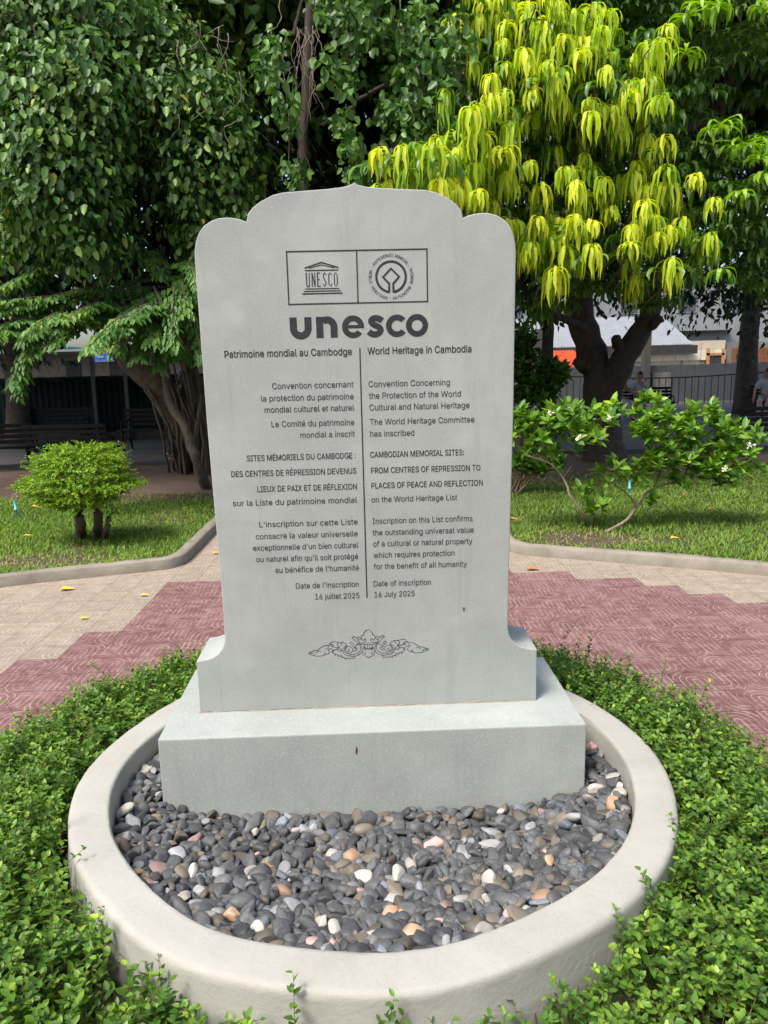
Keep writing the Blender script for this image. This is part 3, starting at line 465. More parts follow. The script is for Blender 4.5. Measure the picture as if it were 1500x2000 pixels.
# scroll ornament: traced half, mirrored
ORN = [[(745,105),(720,120),(703,140),(700,163),(685,165),(675,185),(678,205),(690,215),(705,213),(712,200),(722,212),(715,235),(690,245),(660,243),(640,225),(640,205),(655,215),(665,195),(650,180),(625,195),(610,180),(590,178),(577,188),(595,200),(615,225),(650,250),(690,260),(730,258),(745,243)],
 [(600,265),(590,250),(575,235),(562,240),(562,258),(580,268),(598,290),(625,262),(655,262),(675,280),(682,310),(670,345),(640,370),(590,384),(540,380),(500,365),(482,340),(480,310),(495,285),(522,272)],
 [(515,285),(497,305),(495,330),(515,350),(550,352),(575,335),(578,305),(560,285),(530,282),(510,300),(510,325),(535,338),(547,320),(532,308)],
 [(660,275),(665,300),(650,335),(620,355),(585,364),(540,370)], [(590,315),(600,300),(620,295),(627,308),(608,326),(585,325)],
 [(525,272),(505,250),(475,238),(440,240),(400,232),(365,235),(345,250),(342,268),(310,268),(270,280),(240,300),(215,320),(180,325),(145,340),(120,352),(150,370),(200,382),(250,382),(290,370),(322,358),(340,335),(325,315),(345,305),(385,318),(420,312),(440,330),(475,325)],
 [(345,262),(372,260),(382,275),(362,272)], [(440,240),(420,262),(445,288),(400,290),(358,280)], [(480,240),(463,255),(462,275)], [(300,310),(320,300),(332,280)], [(285,345),(292,360),(272,378)],
 [(200,350),(215,332),(248,330)], [(130,355),(165,350),(182,366)], [(420,310),(425,295),(445,300),(470,320)],
 [(360,335),(385,325),(366,345),(402,360),(390,372),(430,368),(430,382),(465,378),(462,395),(500,398),(497,412),(530,402),(542,412),(570,402),(592,408),(605,395),(600,386)],
 [(690,325),(684,345),(695,370),(720,385),(748,400)], [(705,342),(718,352),(706,362)], [(700,290),(690,302),(718,302),(745,312)], [(716,256),(705,290),(748,298)], [(736,258),(737,285)], [(705,305),(712,320),(722,310)]]
orn = []
for ln in ORN:
    P = smooth_path([(dx-747, -(y+.035*(dx-747)-105), 0) for dx, y in ln], max(6, len(ln)*4))[:, :2]*np.array([3.5224e-4, 3.70e-4])
    for sgn in (-1, 1):
        orn += stroke([(-.0095-sgn*x, .8207+z) for x, z in P], .00085)
flat('scroll_ornament', orn)
flat('stain', [[(.3435+.004*math.cos(a)*(1+.3*math.sin(3*a)), .8862+.0085*math.sin(a)) for a in np.linspace(0, 6.1, 14)]], plain('grey_stain', (.06, .06, .055), (.1, .1, .09), 60, .9))
flat('stain', [[(-.062+.0035*math.cos(a)*(1+.5*math.sin(2*a)), .452+.015*math.sin(a)) for a in np.linspace(0, 6.1, 12)]], plain('rust_stain', (.10, .05, .04), (.06, .035, .03), 60, .9), y=-.3153-.0016)

# ------------------------------------------------------------------ round planter
def planter():
    prof = [(.872, .12), (.876, .30), (.8775, .384), (.8785, .392), (.882, .3975), (.887, .400), (.894, .4005), (.940, .401), (.984, .4005), (.991, .3995), (.998, .396), (1.002, .391), (1.0045, .384), (1.0055, .374), (1.007, .33), (1.012, .30), (1.013, .28), (1.016, .20), (1.02, -.01)]
    n = 180; a = np.arange(n)/n*2*math.pi; V = []
    wob = sum(rng.normal(0, .0028)*np.cos(k*a+rng.uniform(0, 6)) for k in range(2, 9)); wz = sum(rng.normal(0, .0016)*np.cos(k*a+rng.uniform(0, 6)) for k in range(2, 12))
    for k, (r, z) in enumerate(prof):
        rr = r+wob*(1 if k > 4 else .5)+rng.normal(0, .0007, n); zz = z+(wz if .3 < z else 0)+rng.normal(0, .0004, n)
        V.append(np.stack([rr*np.cos(a), rr*np.sin(a), zz], 1))
    F = []
    for k in range(len(prof)-1):
        for i in range(n): F.append((k*n+i, k*n+(i+1) % n, (k+1)*n+(i+1) % n, (k+1)*n+i))
    t = thing('round_planter', 'round pale concrete planter wall filled with dark pebbles around the memorial', 'planter')
    o = np_mesh('wall', np.concatenate(V), np.array(F)[:, ::-1], CONC, t, smooth=True)
    bm = bmesh.new(); bmesh.ops.create_circle(bm, cap_ends=True, radius=.877, segments=64, matrix=Matrix.Translation((0, 0, .165))); bm_obj('fill', bm, SOIL, t)
planter()

# pebbles -------------------------------------------------------------
PEB = {}
def pebble_mat(name, c1, c2, vein, amount, rough=.55):
    m, nt, b = new_mat(name); co = obj_coord(nt)
    oi = nt.nodes.new('ShaderNodeObjectInfo'); ad = nt.nodes.new('ShaderNodeVectorMath'); ad.operation = 'ADD'
    sc = nt.nodes.new('ShaderNodeVectorMath'); sc.operation = 'SCALE'; sc.inputs[0].default_value = (31, 17, 23); nt.links.new(oi.outputs['Random'], sc.inputs['Scale'])
    nt.links.new(co, ad.inputs[0]); nt.links.new(sc.outputs[0], ad.inputs[1]); v = ad.outputs[0]
    n1 = noise(nt, 22, 5, .65, v, .6); n2 = noise(nt, 40, 4, .7, v, 1.8)
    at_ = nt.nodes.new('ShaderNodeAttribute'); at_.attribute_name = 'tint'
    c = ramp(nt, [(.3, c1), (.7, c2)], n1.outputs[0]).outputs[0]
    ve = ramp(nt, [(.485, (0, 0, 0)), (.5, (amount,)*3), (.515, (0, 0, 0))], n2.outputs[0]).outputs[0]
    c = mixc(nt, ve, c, vein)
    mt = nt.nodes.new('ShaderNodeMath'); mt.operation = 'ADD'; nt.links.new(oi.outputs['Random'], mt.inputs[0]); nt.links.new(at_.outputs['Fac'], mt.inputs[1])
    fr_ = nt.nodes.new('ShaderNodeMath'); fr_.operation = 'FRACT'; nt.links.new(mt.outputs[0], fr_.inputs[0])
    mr = nt.nodes.new('ShaderNodeMapRange'); mr.inputs['To Min'].default_value = .6; mr.inputs['To Max'].default_value = 1.45; nt.links.new(fr_.outputs[0], mr.inputs['Value'])
    hs = nt.nodes.new('ShaderNodeHueSaturation'); nt.links.new(c, hs.inputs['Color']); nt.links.new(mr.outputs[0], hs.inputs['Value'])
    nt.links.new(hs.outputs[0], b.inputs['Base Color']); b.inputs['Roughness'].default_value = rough; b.inputs['Specular IOR Level'].default_value = .35
    bump(nt, b, n1.outputs[0], .25, .004); return m
PEBM = {'slate': pebble_mat('slate_pebble', (.042, .047, .053), (.09, .095, .10), (.22, .20, .16), .5),
        'brown': pebble_mat('brown_pebble', (.095, .084, .068), (.15, .132, .105), (.09, .08, .07), .5),
        'grey': pebble_mat('grey_pebble', (.17, .18, .185), (.27, .275, .275), (.16, .17, .18), .7),
        'white': pebble_mat('white_pebble', (.28, .265, .235), (.37, .355, .325), (.34, .31, .27), .5),
        'orange': pebble_mat('orange_pebble', (.33, .19, .11), (.42, .30, .21), (.4, .2, .1), .3),
        'pink': pebble_mat('pink_pebble', (.36, .22, .20), (.44, .32, .29), (.35, .2, .18), .5),
        'blue': pebble_mat('blue_pebble', (.10, .12, .145), (.17, .19, .22), (.5, .5, .5), .4)}
MARKED = dict(white=[(278,1479),(252,1507),(221,1578),(232,1637),(305,1551),(502,1628),(371,1711),(358,1760),(413,1787),(651,1678),(692,1733),(637,1806),(502,1828),(485,1706),(979,1587),(1163,1546),(1159,1565),(1167,1641),(801,1693),(781,1723),(725,1715),(948,1724),(725,1834),(950,1758),(1228,1591),(1208,1544),(1231,1538),(1223,1506),(935,1824),(573,1621),(660,1817)],
 grey=[(433,1708),(392,1746),(404,1613),(913,1671),(956,1650),(802,1648),(1120,1630),(1003,1704),(1128,1606),(1189,1476),(825,1741),(905,1650)],
 orange=[(536,1692),(563,1749),(1067,1688),(811,1819),(790,1796),(1066,1754),(445,1792),(685,1669),(1203,1580),(234,1654),(261,1705),(774,1782)],
 pink=[(381,1646),(857,1651),(868,1773),(284,1731),(652,1847),(1165,1438),(999,1794)], blue=[(1101,1612),(1214,1636),(511,1808),(753,1731),(858,1703)],
 brown=[(440,1674),(932,1606),(945,1700),(1085,1650),(610,1790),(540,1600),(870,1745),(430,1650),(1010,1640)])
def pebbles():
    from bpy import data
    def surf(x, y):
        lx, ly = x-MO[0], y-MO[1]; dxp = np.maximum(np.abs(lx)-.7457, 0); dyp = np.maximum(np.abs(ly)-.3153, 0); dd = np.hypot(dxp, dyp)
        rr = np.hypot(x, y); s = np.clip(1-(.88-rr)/.42, 0, 1); back = np.clip((y+.1)/.4, 0, 1)
        return .195 + .125*np.maximum(s**1.2, back*.9)
    # dart throwing then relaxation
    n = 1330; p = []
    while len(p) < n:
        q = rng.uniform(-.86, .86, (4000, 2)); r = np.hypot(q[:, 0], q[:, 1]); lx, ly = q[:, 0]-MO[0], q[:, 1]-MO[1]
        ok = (r < .85) & ~((np.abs(lx) < .765) & (np.abs(ly) < .335)) & (q[:, 1] < .62); p += list(map(tuple, q[ok]))
    p = np.array(p[:n]); rad = rng.lognormal(math.log(.0192), .26, n).clip(.011, .032)
    for it in range(70):
        dv = p[:, None]-p[None]; ds = np.hypot(dv[..., 0], dv[..., 1])+np.eye(n); mn = (rad[:, None]+rad[None])*.93
        ov = np.clip(mn-ds, 0, None); np.fill_diagonal(ov, 0); p = p+((ov/ds)[..., None]*dv).sum(1)*.35
        r = np.hypot(p[:, 0], p[:, 1]); lim = .872-rad; k = r > lim; p[k] *= (lim[k]/r[k])[:, None]
        lx, ly = p[:, 0]-MO[0], p[:, 1]-MO[1]; ins_ = (np.abs(lx) < .7457+rad) & (np.abs(ly) < .3153+rad)
        px_, py_ = .7457+rad-np.abs(lx), .3153+rad-np.abs(ly); mx = ins_ & (px_ < py_); my = ins_ & ~mx
        p[mx, 0] += (np.sign(lx)*px_)[mx]; p[my, 1] += (np.sign(ly)*py_)[my]
    z = surf(p[:, 0], p[:, 1])+rng.uniform(-.006, .012, n)
    cls = np.array(['slate']*n, dtype=object); u = rng.random(n); cls[u < .17] = 'brown'; cls[(u > .17) & (u < .20)] = 'grey'; cls[(u > .215) & (u < .235)] = 'blue'; cls[(u > .235) & (u < .24)] = 'pink'
    proj = []
    P3 = np.c_[p, z]; d = P3-CAM; zz = d@CF; sx = 750+FPX*(d@CR)/zz; sy = 1000-FPX*(d@CU)/zz
    used = set()
    for c, lst in MARKED.items():
        for (mx_, my_) in lst:
            dd = np.hypot(sx-mx_, sy-my_); 
            for i in np.argsort(dd)[:8]:
                if i not in used:
                    used.add(i); cls[i] = c; z[i] += .006; rad[i] = max(rad[i], .017); break
    # shapes
    bmv = []
    for k in range(12):
        bm = bmesh.new(); bmesh.ops.create_icosphere(bm, subdivisions=3, radius=1.0); co = np.array([v.co for v in bm.verts]); fc = np.array([[v.index for v in f.verts] for f in bm.faces]); bm.free()
        el = rng.uniform(1.1, 2.1); fl = rng.uniform(.42, .72)
        cut = co.copy()
        for _ in range(rng.integers(4, 11)):
            nd = norm(rng.normal(size=3)*np.array([1, 1, .8])); h = rng.uniform(.55, .88); e = np.clip(cut@nd-h, 0, None); cut = cut-(e*.9)[:, None]*nd
        for _ in range(3):
            kd = rng.normal(size=3)*2.0; cut = cut*(1+.05*np.sin(cut@kd+rng.uniform(0, 6)))[:, None]
        bmv.append((cut*np.array([el/math.sqrt(el)*1.12, 1/math.sqrt(el)*1.12*1.0, fl]), fc))
    dist = np.linalg.norm(P3-CAM, axis=1); size = rad/dist
    vis = (sy > 1380) & ~((sx > 312) & (sx < 1145) & (sy < 1585))
    order = np.argsort(-(size*vis)); single = set(order[:300].tolist())|set()
    special = [i for i in used if i not in single]
    single = set(list(special)+[i for i in order[:300] if i not in special][:300-len(special)])
    LAB = {'slate': 'smooth dark slate grey pebble lying in the round planter', 'brown': 'brownish grey pebble lying in the round planter', 'grey': 'light grey speckled pebble among the dark planter stones',
           'white': 'white or cream pebble among the dark planter stones', 'orange': 'orange or peach pebble among the dark planter stones', 'pink': 'dull pink pebble among the dark planter stones', 'blue': 'blue grey pebble among the dark planter stones'}
    rest = {c: ([], [], []) for c in PEBM}
    def rot_of(i):
        yaw = rng.uniform(0, 2*math.pi); tl = rng.normal(0, .45); tr = rng.normal(0, .45)
        if rng.random() < .2: tl = rng.uniform(.7, 1.2)
        return Matrix.Rotation(yaw, 3, 'Z') @ Matrix.Rotation(tl, 3, 'X') @ Matrix.Rotation(tr, 3, 'Y')
    for i in range(n):
        v = int(rng.integers(12)); m = rot_of(i); s = rad[i]*1.10
        if i in single:
            key = (v, cls[i])
            if key not in PEB:
                o = np_mesh('pebble', bmv[v][0]*.0175, bmv[v][1], PEBM[cls[i]], smooth=True); PEB[key] = o.data
            else: o = bpy.data.objects.new('pebble', PEB[key]); link(o)
            o.location = (p[i, 0], p[i, 1], z[i]); o.rotation_euler = m.to_euler(); o.scale = [s/.0175]*3
            tag(o, LAB[cls[i]], 'pebble', {'slate': 'dark slate pebbles', 'brown': 'brown grey pebbles', 'grey': 'light grey pebbles', 'white': 'white pebbles', 'orange': 'orange pebbles', 'pink': 'pink pebbles', 'blue': 'blue grey pebbles'}[cls[i]])
        else:
            V, F, T = rest[cls[i]]; b = sum(len(x) for x in V); V.append((bmv[v][0]*s)@np.array(m).T+np.array([p[i, 0], p[i, 1], z[i]])); F.append(bmv[v][1]+b); T.append(np.full(len(bmv[v][1]), rng.random()))
    # an under-layer closes the gaps
    bl, bf, bt = rest['slate']
    for q in rng.uniform(-.86, .86, (2100, 2)):
        if math.hypot(*q) > .85 or (abs(q[0]-MO[0]) < .74 and abs(q[1]-MO[1]) < .31): continue
        v = int(rng.integers(12)); b = sum(len(x) for x in bl) if False else None
        bl.append((bmv[v][0]*rng.uniform(.015, .022))@np.array(rot_of(0)).T+np.array([q[0], q[1], float(surf(q[0], q[1]))-.02])); bf.append(bmv[v][1]); bt.append(np.full(len(bmv[v][1]), rng.random()))
    Vs, Fs, Ts, Ms, off = [], [], [], [], 0
    names = list(PEBM)
    for mi, c in enumerate(names):
        V, F, T = rest[c]
        for a, t in zip(V, T):
            Vs.append(a); Fs.append(bmv[0][1]+off); off += len(a); Ts.append(t); Ms.append(np.full(len(t), mi, np.int32))
    o = np_mesh('pebble_bed', np.concatenate(Vs), np.concatenate(Fs), PEBM[names[0]], tint=np.concatenate(Ts), smooth=True)
    for c in names[1:]: o.data.materials.append(PEBM[c])
    o.data.polygons.foreach_set('material_index', np.concatenate(Ms)); o.data.update()
    tag(o, 'bed of dark grey pebbles packed behind and between the larger planter stones', 'pebbles', None, 'stuff')
pebbles()

# ------------------------------------------------------------------ low hedge around the planter
HEDGE = leaf_mat('hedge_leaf', [(0, (.035, .095, .016)), (.3, (.09, .195, .026)), (.65, (.195, .33, .04)), (.88, (.33, .46, .055)), (1, (.47, .54, .08))], .42, .3, .35)
def sprigs(B, D, Ls, nl, leaf, lw, spread=.85, grow=.5):
    n = len(B); f = np.linspace(.18, 1.0, nl)[None, :]+rng.uniform(-.03, .03, (n, nl)); bend = rdir(n)*.22
    Dn = norm(D)
    P = B[:, None]+Dn[:, None]*(Ls[:, None]*f)[..., None]+bend[:, None]*(Ls[:, None]*f*f)[..., None]
    a = np.arange(nl)[None, :]*2.4+rng.uniform(0, 6.28, (n, 1))+rng.normal(0, .3, (n, nl))
    ref = norm(np.cross(Dn, rdir(n))); r2 = np.cross(Dn, ref)
    rad = np.cos(a)[..., None]*ref[:, None]+np.sin(a)[..., None]*r2[:, None]
    T = rad*spread+Dn[:, None]*grow+rng.normal(0, .18, (n, nl, 3)); N = Dn[:, None]*1.0+np.array([0, 0, .7])+rng.normal(0, .3, (n, nl, 3))
    sz = leaf*rng.uniform(.65, 1.2, (n, nl))*(1.08-.35*f)
    tint = np.clip(rng.beta(2, 3.4, (n, nl))*.75+.28*f**3*rng.random((n, 1))*1.3+rng.normal(0, .06, (n, 1)), 0, 1)
    V, F = leaves(P.reshape(-1, 3), T.reshape(-1, 3), N.reshape(-1, 3), sz.ravel(), sz.ravel()*lw)
    k = 4; g = np.linspace(0, 1, k)[None, :]
    SP = B[:, None]+Dn[:, None]*(Ls[:, None]*g)[..., None]+bend[:, None]*(Ls[:, None]*g*g)[..., None]
    SV, SF = tubes(SP, np.broadcast_to(np.linspace(.0013, .0006, k), (n, k)), 3)
    return V, F, np.repeat(tint.ravel(), 2), SV, SF
def hedge():
    n = 9300
    th = rng.uniform(0, 2*math.pi, n*2); u = rng.random(n*2); r = np.sqrt(1.025**2+u*(1.56**2-1.025**2)); x, y = r*np.cos(th)-.02, r*np.sin(th)
    left = np.clip(-x, 0, 1)*.07; r_out = 1.50+left*1.2
    ok = (np.hypot(x, y) < r_out+.06*np.sin(th*9)+.04*np.sin(th*23)); x, y = x[ok][:n], y[ok][:n]; n = len(x)
    ang = np.abs(np.degrees(np.arctan2(x, -y))); rr = np.hypot(x, y)
    s = np.clip((ang-14)/38, 0, 1); s = s*s*(3-2*s); top = .315+.10*s
    wav = .022*np.sin(x*7+1.3)*np.cos(y*6)+.016*np.sin(x*15+y*11)
    edge = np.clip((r_out.ravel()[ok][:n]-rr)/.22, .0, 1)**.6; inner = np.clip((rr-.95)/.08, .3, 1)
    top = (top+wav)*(.60+.40*edge)*(.86+.14*inner)
    h = top*(1-rng.beta(1.1, 3.2, n)*.75)-.07
    B = np.stack([x, y, np.maximum(h, .02)], 1)
    out = norm(np.stack([x, y, np.zeros(n)], 1)); lean = ((1-edge)*.9)[:, None]*out-((1-inner)*.25)[:, None]*out
    D = norm(np.array([0, 0, 1.0])+lean+rng.normal(0, .42, (n, 3))); Ls = rng.uniform(.07, .13, n)
    V, F, T, SV, SF = sprigs(B, D, Ls, 10, .029, .62)
    # tall loose shoots
    m = 170; th = rng.uniform(0, 2*math.pi, m); r = rng.uniform(1.07, 1.5, m); bx, by = r*np.cos(th), r*np.sin(th); k = by > -1.25; bx, by = bx[k], by[k]; m = len(bx)
    ang = np.abs(np.degrees(np.arctan2(bx, -by))); s = np.clip((ang-30)/38, 0, 1)
    B2 = np.stack([bx, by, .20+.14*s], 1); D2 = norm(np.array([0, 0, 1.0])+rng.normal(0, .45, (m, 3))); L2 = rng.uniform(.11, .19, m)
    V2, F2, T2, SV2, SF2 = sprigs(B2, D2, L2, 13, .024, .6)
    # named shoots: over the rim on the left and along the front
    sh = [((-1.05, -.36, .30), (.25, -.05, 1), .22), ((-.96, -.64, .26), (.15, -.1, 1), .20), ((-.80, -.80, .26), (.1, -.2, 1), .16), ((-.74, -.80, .22), (.1, -.1, 1), .19), ((-.40, -1.0, .26), (.9, -.15, .7), .15), ((-.17, -1.045, .28), (-.05, .03, 1), .17), ((-.25, -1.04, .25), (-.3, .05, 1), .13), ((-.30, -1.03, .26), (.2, .02, 1), .12),
          ((.02, -1.05, .27), (.1, 0, 1), .13), ((.06, -1.05, .24), (.1, 0, 1), .11), ((.20, -1.05, .25), (.3, 0, 1), .12), ((.24, -1.045, .25), (-.2, 0, 1), .10), ((.50, -.98, .26), (-.5, -.1, .9), .19), ((.60, -.90, .26), (-.5, -.15, .8), .2), ((.56, -.95, .24), (-.7, -.2, .6), .22), ((.64, -.88, .26), (-.5, -.2, .8), .24), ((.75, -.78, .26), (-.2, -.2, 1), .18), ((-.36, -1.02, .24), (-.3, 0, 1), .12), ((.38, -1.03, .25), (.2, 0, 1), .12), ((-.46, -.99, .25), (.1, 0, 1), .14), ((-.52, -.95, .26), (.4, -.1, 1), .15)]
    B3 = np.array([a for a, _, _ in sh]); D3 = np.array([b for _, b, _ in sh], float); L3 = np.array([c for _, _, c in sh])
    V3, F3, T3, SV3, SF3 = sprigs(B3, D3, L3, 14, .027, .6)
    Va, Fa = merge([(V, F), (V2, F2), (V3, F3)]); Sa, Sf = merge([(SV, SF), (SV2, SF2), (SV3, SF3)])
    # woody stems inside
    m = 900; th = rng.uniform(0, 2*math.pi, m); r = rng.uniform(1.08, 1.5, m); b0 = np.stack([r*np.cos(th), r*np.sin(th), np.zeros(m)], 1); b0 = b0[b0[:, 1] > -1.3]; m = len(b0)
    g = np.linspace(0, 1, 5)[None, :, None]; dd = norm(np.array([0, 0, 1.0])+rng.normal(0, .35, (m, 3)))*rng.uniform(.22, .36, (m, 1))
    W = b0[:, None]+dd[:, None]*g+rng.normal(0, .008, (m, 5, 3)); WV, WF = tubes(W, np.broadcast_to(np.linspace(.004, .0016, 5), (m, 5)), 4)
    t = thing('low_hedge', 'low clipped green hedge of small round leaves growing around the concrete planter', 'hedge')
    np_mesh('foliage', Va, Fa, HEDGE, t, tint=np.concatenate([T, T2, T3])); Sa, Sf = merge([(Sa, Sf), (WV, WF)]); np_mesh('stems', Sa, Sf, STEM, t)
    sheet('hedge_soil', [(1.58*math.cos(a)-.04, 1.58*math.sin(a)) for a in np.linspace(0, 2*math.pi, 60)[:-1]], .004, plain('dark_soil', (.03, .022, .016), (.018, .014, .01), 10, .95))
hedge()

# ------------------------------------------------------------------ grass
GRASS = leaf_mat('grass_blade', [(0, (.06, .13, .018)), (.45, (.13, .235, .03)), (.72, (.21, .33, .045)), (.86, (.28, .30, .08)), (1, (.38, .31, .16))], .5, .25, .3)
def inside(poly, x, y):
    c = np.zeros(len(x), bool); p = np.array(poly); j = len(p)-1
    for i in range(len(p)):
        k = ((p[i, 1] > y) != (p[j, 1] > y)) & (x < (p[j, 0]-p[i, 0])*(y-p[i, 1])/(p[j, 1]-p[i, 1]+1e-12)+p[i, 0]); c ^= k; j = i
    return c
def grass(name, poly, x0, x1, y0, y1, n, dry, label):
    x = rng.uniform(x0, x1, n); y = y0+(y1-y0)*rng.random(n)**1.25; k = inside(poly, x, y); x, y = x[k], y[k]
    d = np.stack([x, y, np.full(len(x), .08)], 1)-CAM; zz = d@CF; sx = 750+FPX*(d@CR)/zz; k = (sx > -600) & (sx < 2100); x, y = x[k], y[k]
    pn = np.sin(x*2.1+.4)*np.cos(y*1.7)+.6*np.sin(x*5.3+y*3.1)+.5*np.sin(x*9.1-y*7.7); dr = dry(x, y)
    k = rng.random(len(x)) < np.clip(1.0-dr*.75+pn*.08, .06, 1); x, y, pn, dr = x[k], y[k], pn[k], dr[k]; n = len(x)
    a = rng.uniform(0, 6.28, n); L = rng.uniform(.045, .105, n)*(1-.35*dr); ou = np.stack([np.cos(a), np.sin(a), np.zeros(n)], 1)
    b = np.stack([x, y, np.full(n, .072)], 1); q = rng.uniform(.35, .95, n)[:, None]
    g = np.array([0, .5, 1.0]); SP = np.stack([b+ou*(L[:, None]*q*t)+np.array([0, 0, 1])*(L[:, None]*(t*(1.05-q*.45)-.42*q*t*t)) for t in g], 1)
    S = np.cross(ou, [0, 0, 1.0]); wd = np.stack([np.full(n, .0032), np.full(n, .0036), np.full(n, .0006)], 1)*rng.uniform(.8, 1.5, n)[:, None]
    V, F = spine_leaves(SP, S, wd, fold=.4)
    tint = np.clip(.42+pn*.07+rng.normal(0, .14, n)+dr*.45*(rng.random(n) < .75), 0, 1)
    o = np_mesh(name, V, F, GRASS, tint=np.repeat(tint, 4)); tag(o, label, 'grass', None, 'stuff')
def blob(x, y, cx, cy, rx, ry): return np.exp(-((x-cx)/rx)**2-((y-cy)/ry)**2)
gl = [gp(60, 1095, .09), gp(330, 1010, .09), gp(350, 960, .09), gp(160, 1068, .09)]
grass('lawn_grass', LAWN_L, -9, -1.6, 1.6, 8.2, 160000, lambda x, y: np.clip(1.1*blob(x, y, gl[0][0], gl[0][1], .9, .28)+.7*blob(x, y, gl[1][0], gl[1][1], .4, .6)+1.0*blob(x, y, gl[2][0], gl[2][1], .9, .8)+.8*blob(x, y, gl[3][0], gl[3][1], .28, .2)+.8*np.clip((y-7.3)/.8, 0, 1), 0, 1), 'short green lawn left of the memorial')
gr = [gp(1130, 1050, .09), gp(1240, 1055, .09), gp(1050, 930, .09), gp(1300, 935, .09)]
grass('lawn_grass', LAWN_R, 1.2, 10, 1.0, 9.5, 165000, lambda x, y: np.clip(1.2*blob(x, y, gr[0][0], gr[0][1], .42, .35)+.7*blob(x, y, gr[1][0], gr[1][1], .6, .2)+1.0*blob(x, y, gr[2][0], gr[2][1], .9, 1.0)+.9*np.clip((y-8.3)/1.0, 0, 1), 0, 1), 'short green lawn right of the memorial')

# ------------------------------------------------------------------ trees
FICUS = leaf_mat('fig_leaf', [(0, (.028, .075, .018)), (.35, (.065, .15, .028)), (.7, (.13, .25, .042)), (.94, (.22, .34, .055)), (1, (.45, .33, .05))], .42, .22, .35)
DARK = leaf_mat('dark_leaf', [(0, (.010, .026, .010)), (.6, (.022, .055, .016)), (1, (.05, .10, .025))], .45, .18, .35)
MANGO = leaf_mat('mango_leaf', [(0, (.035, .095, .018)), (.6, (.095, .20, .03)), (1, (.19, .31, .04))], .38, .25, .45)
YOUNG = leaf_mat('young_mango_leaf', [(0, (.16, .30, .02)), (.3, (.36, .51, .028)), (.65, (.54, .63, .035)), (1, (.70, .73, .08))], .45, .42, .3)
LIME = leaf_mat('bright_mango_leaf', [(0, (.13, .28, .02)), (.5, (.23, .42, .03)), (1, (.34, .52, .05))], .4, .35, .4)
PINN = leaf_mat('branch_leaf', [(0, (.035, .10, .022)), (.5, (.075, .18, .03)), (.85, (.16, .29, .04)), (1, (.34, .38, .06))], .44, .28, .3)
def lobes_points(lobes, n, shell=.35):
    "points spread through ellipsoids [(centre, radii)], denser to the outside"
    vol = np.array([r[0]*r[1]*r[2] for _, r in lobes])**.75; pick = rng.choice(len(lobes), n, p=vol/vol.sum())
    c = np.array([c for c, _ in lobes])[pick]; r = np.array([r for _, r in lobes])[pick]; d = rdir(n)
    s = 1-np.abs(rng.normal(0, shell, n)).clip(0, .95); return c+d*r*s[:, None], d
def crown(name, lobes, n, mat, leaf, lw, parent, shell=.35, droop=.6, size_var=(.6, 1.3), tlo=.0, thi=.9, clump=6, csize=.16):
    m = n//clump; P, d = lobes_points(lobes, m, shell)
    P = np.repeat(P, clump, 0)+rng.normal(0, csize, (m*clump, 3)); d = np.repeat(d, clump, 0); n = len(P)
    T = d*.55+rng.normal(0, .48, (n, 3))+np.array([0, 0, -droop*1.15]); N = np.array([0, 0, .75])+d*1.0+rng.normal(0, .28, (n, 3)); L = leaf*rng.uniform(*size_var, n)
    V, F = leaves(P, T, N, L, L*lw)
    cl = np.repeat(rng.normal(0, .17, m), clump)
    tint = np.clip(tlo+(thi-tlo)*rng.beta(2.2, 2.6, n)+cl, 0, .96); return np_mesh(name, V, F, mat, parent, tint=np.repeat(tint, 2))
def px_lobes(lst):
    out = []
    for (x, y, rx, ry, Y, dy) in lst:
        c = at(x, y, Y); k = (Y-CAM[1])/FPX; out.append((c, np.array([rx*k, dy, ry*k])))
    return out

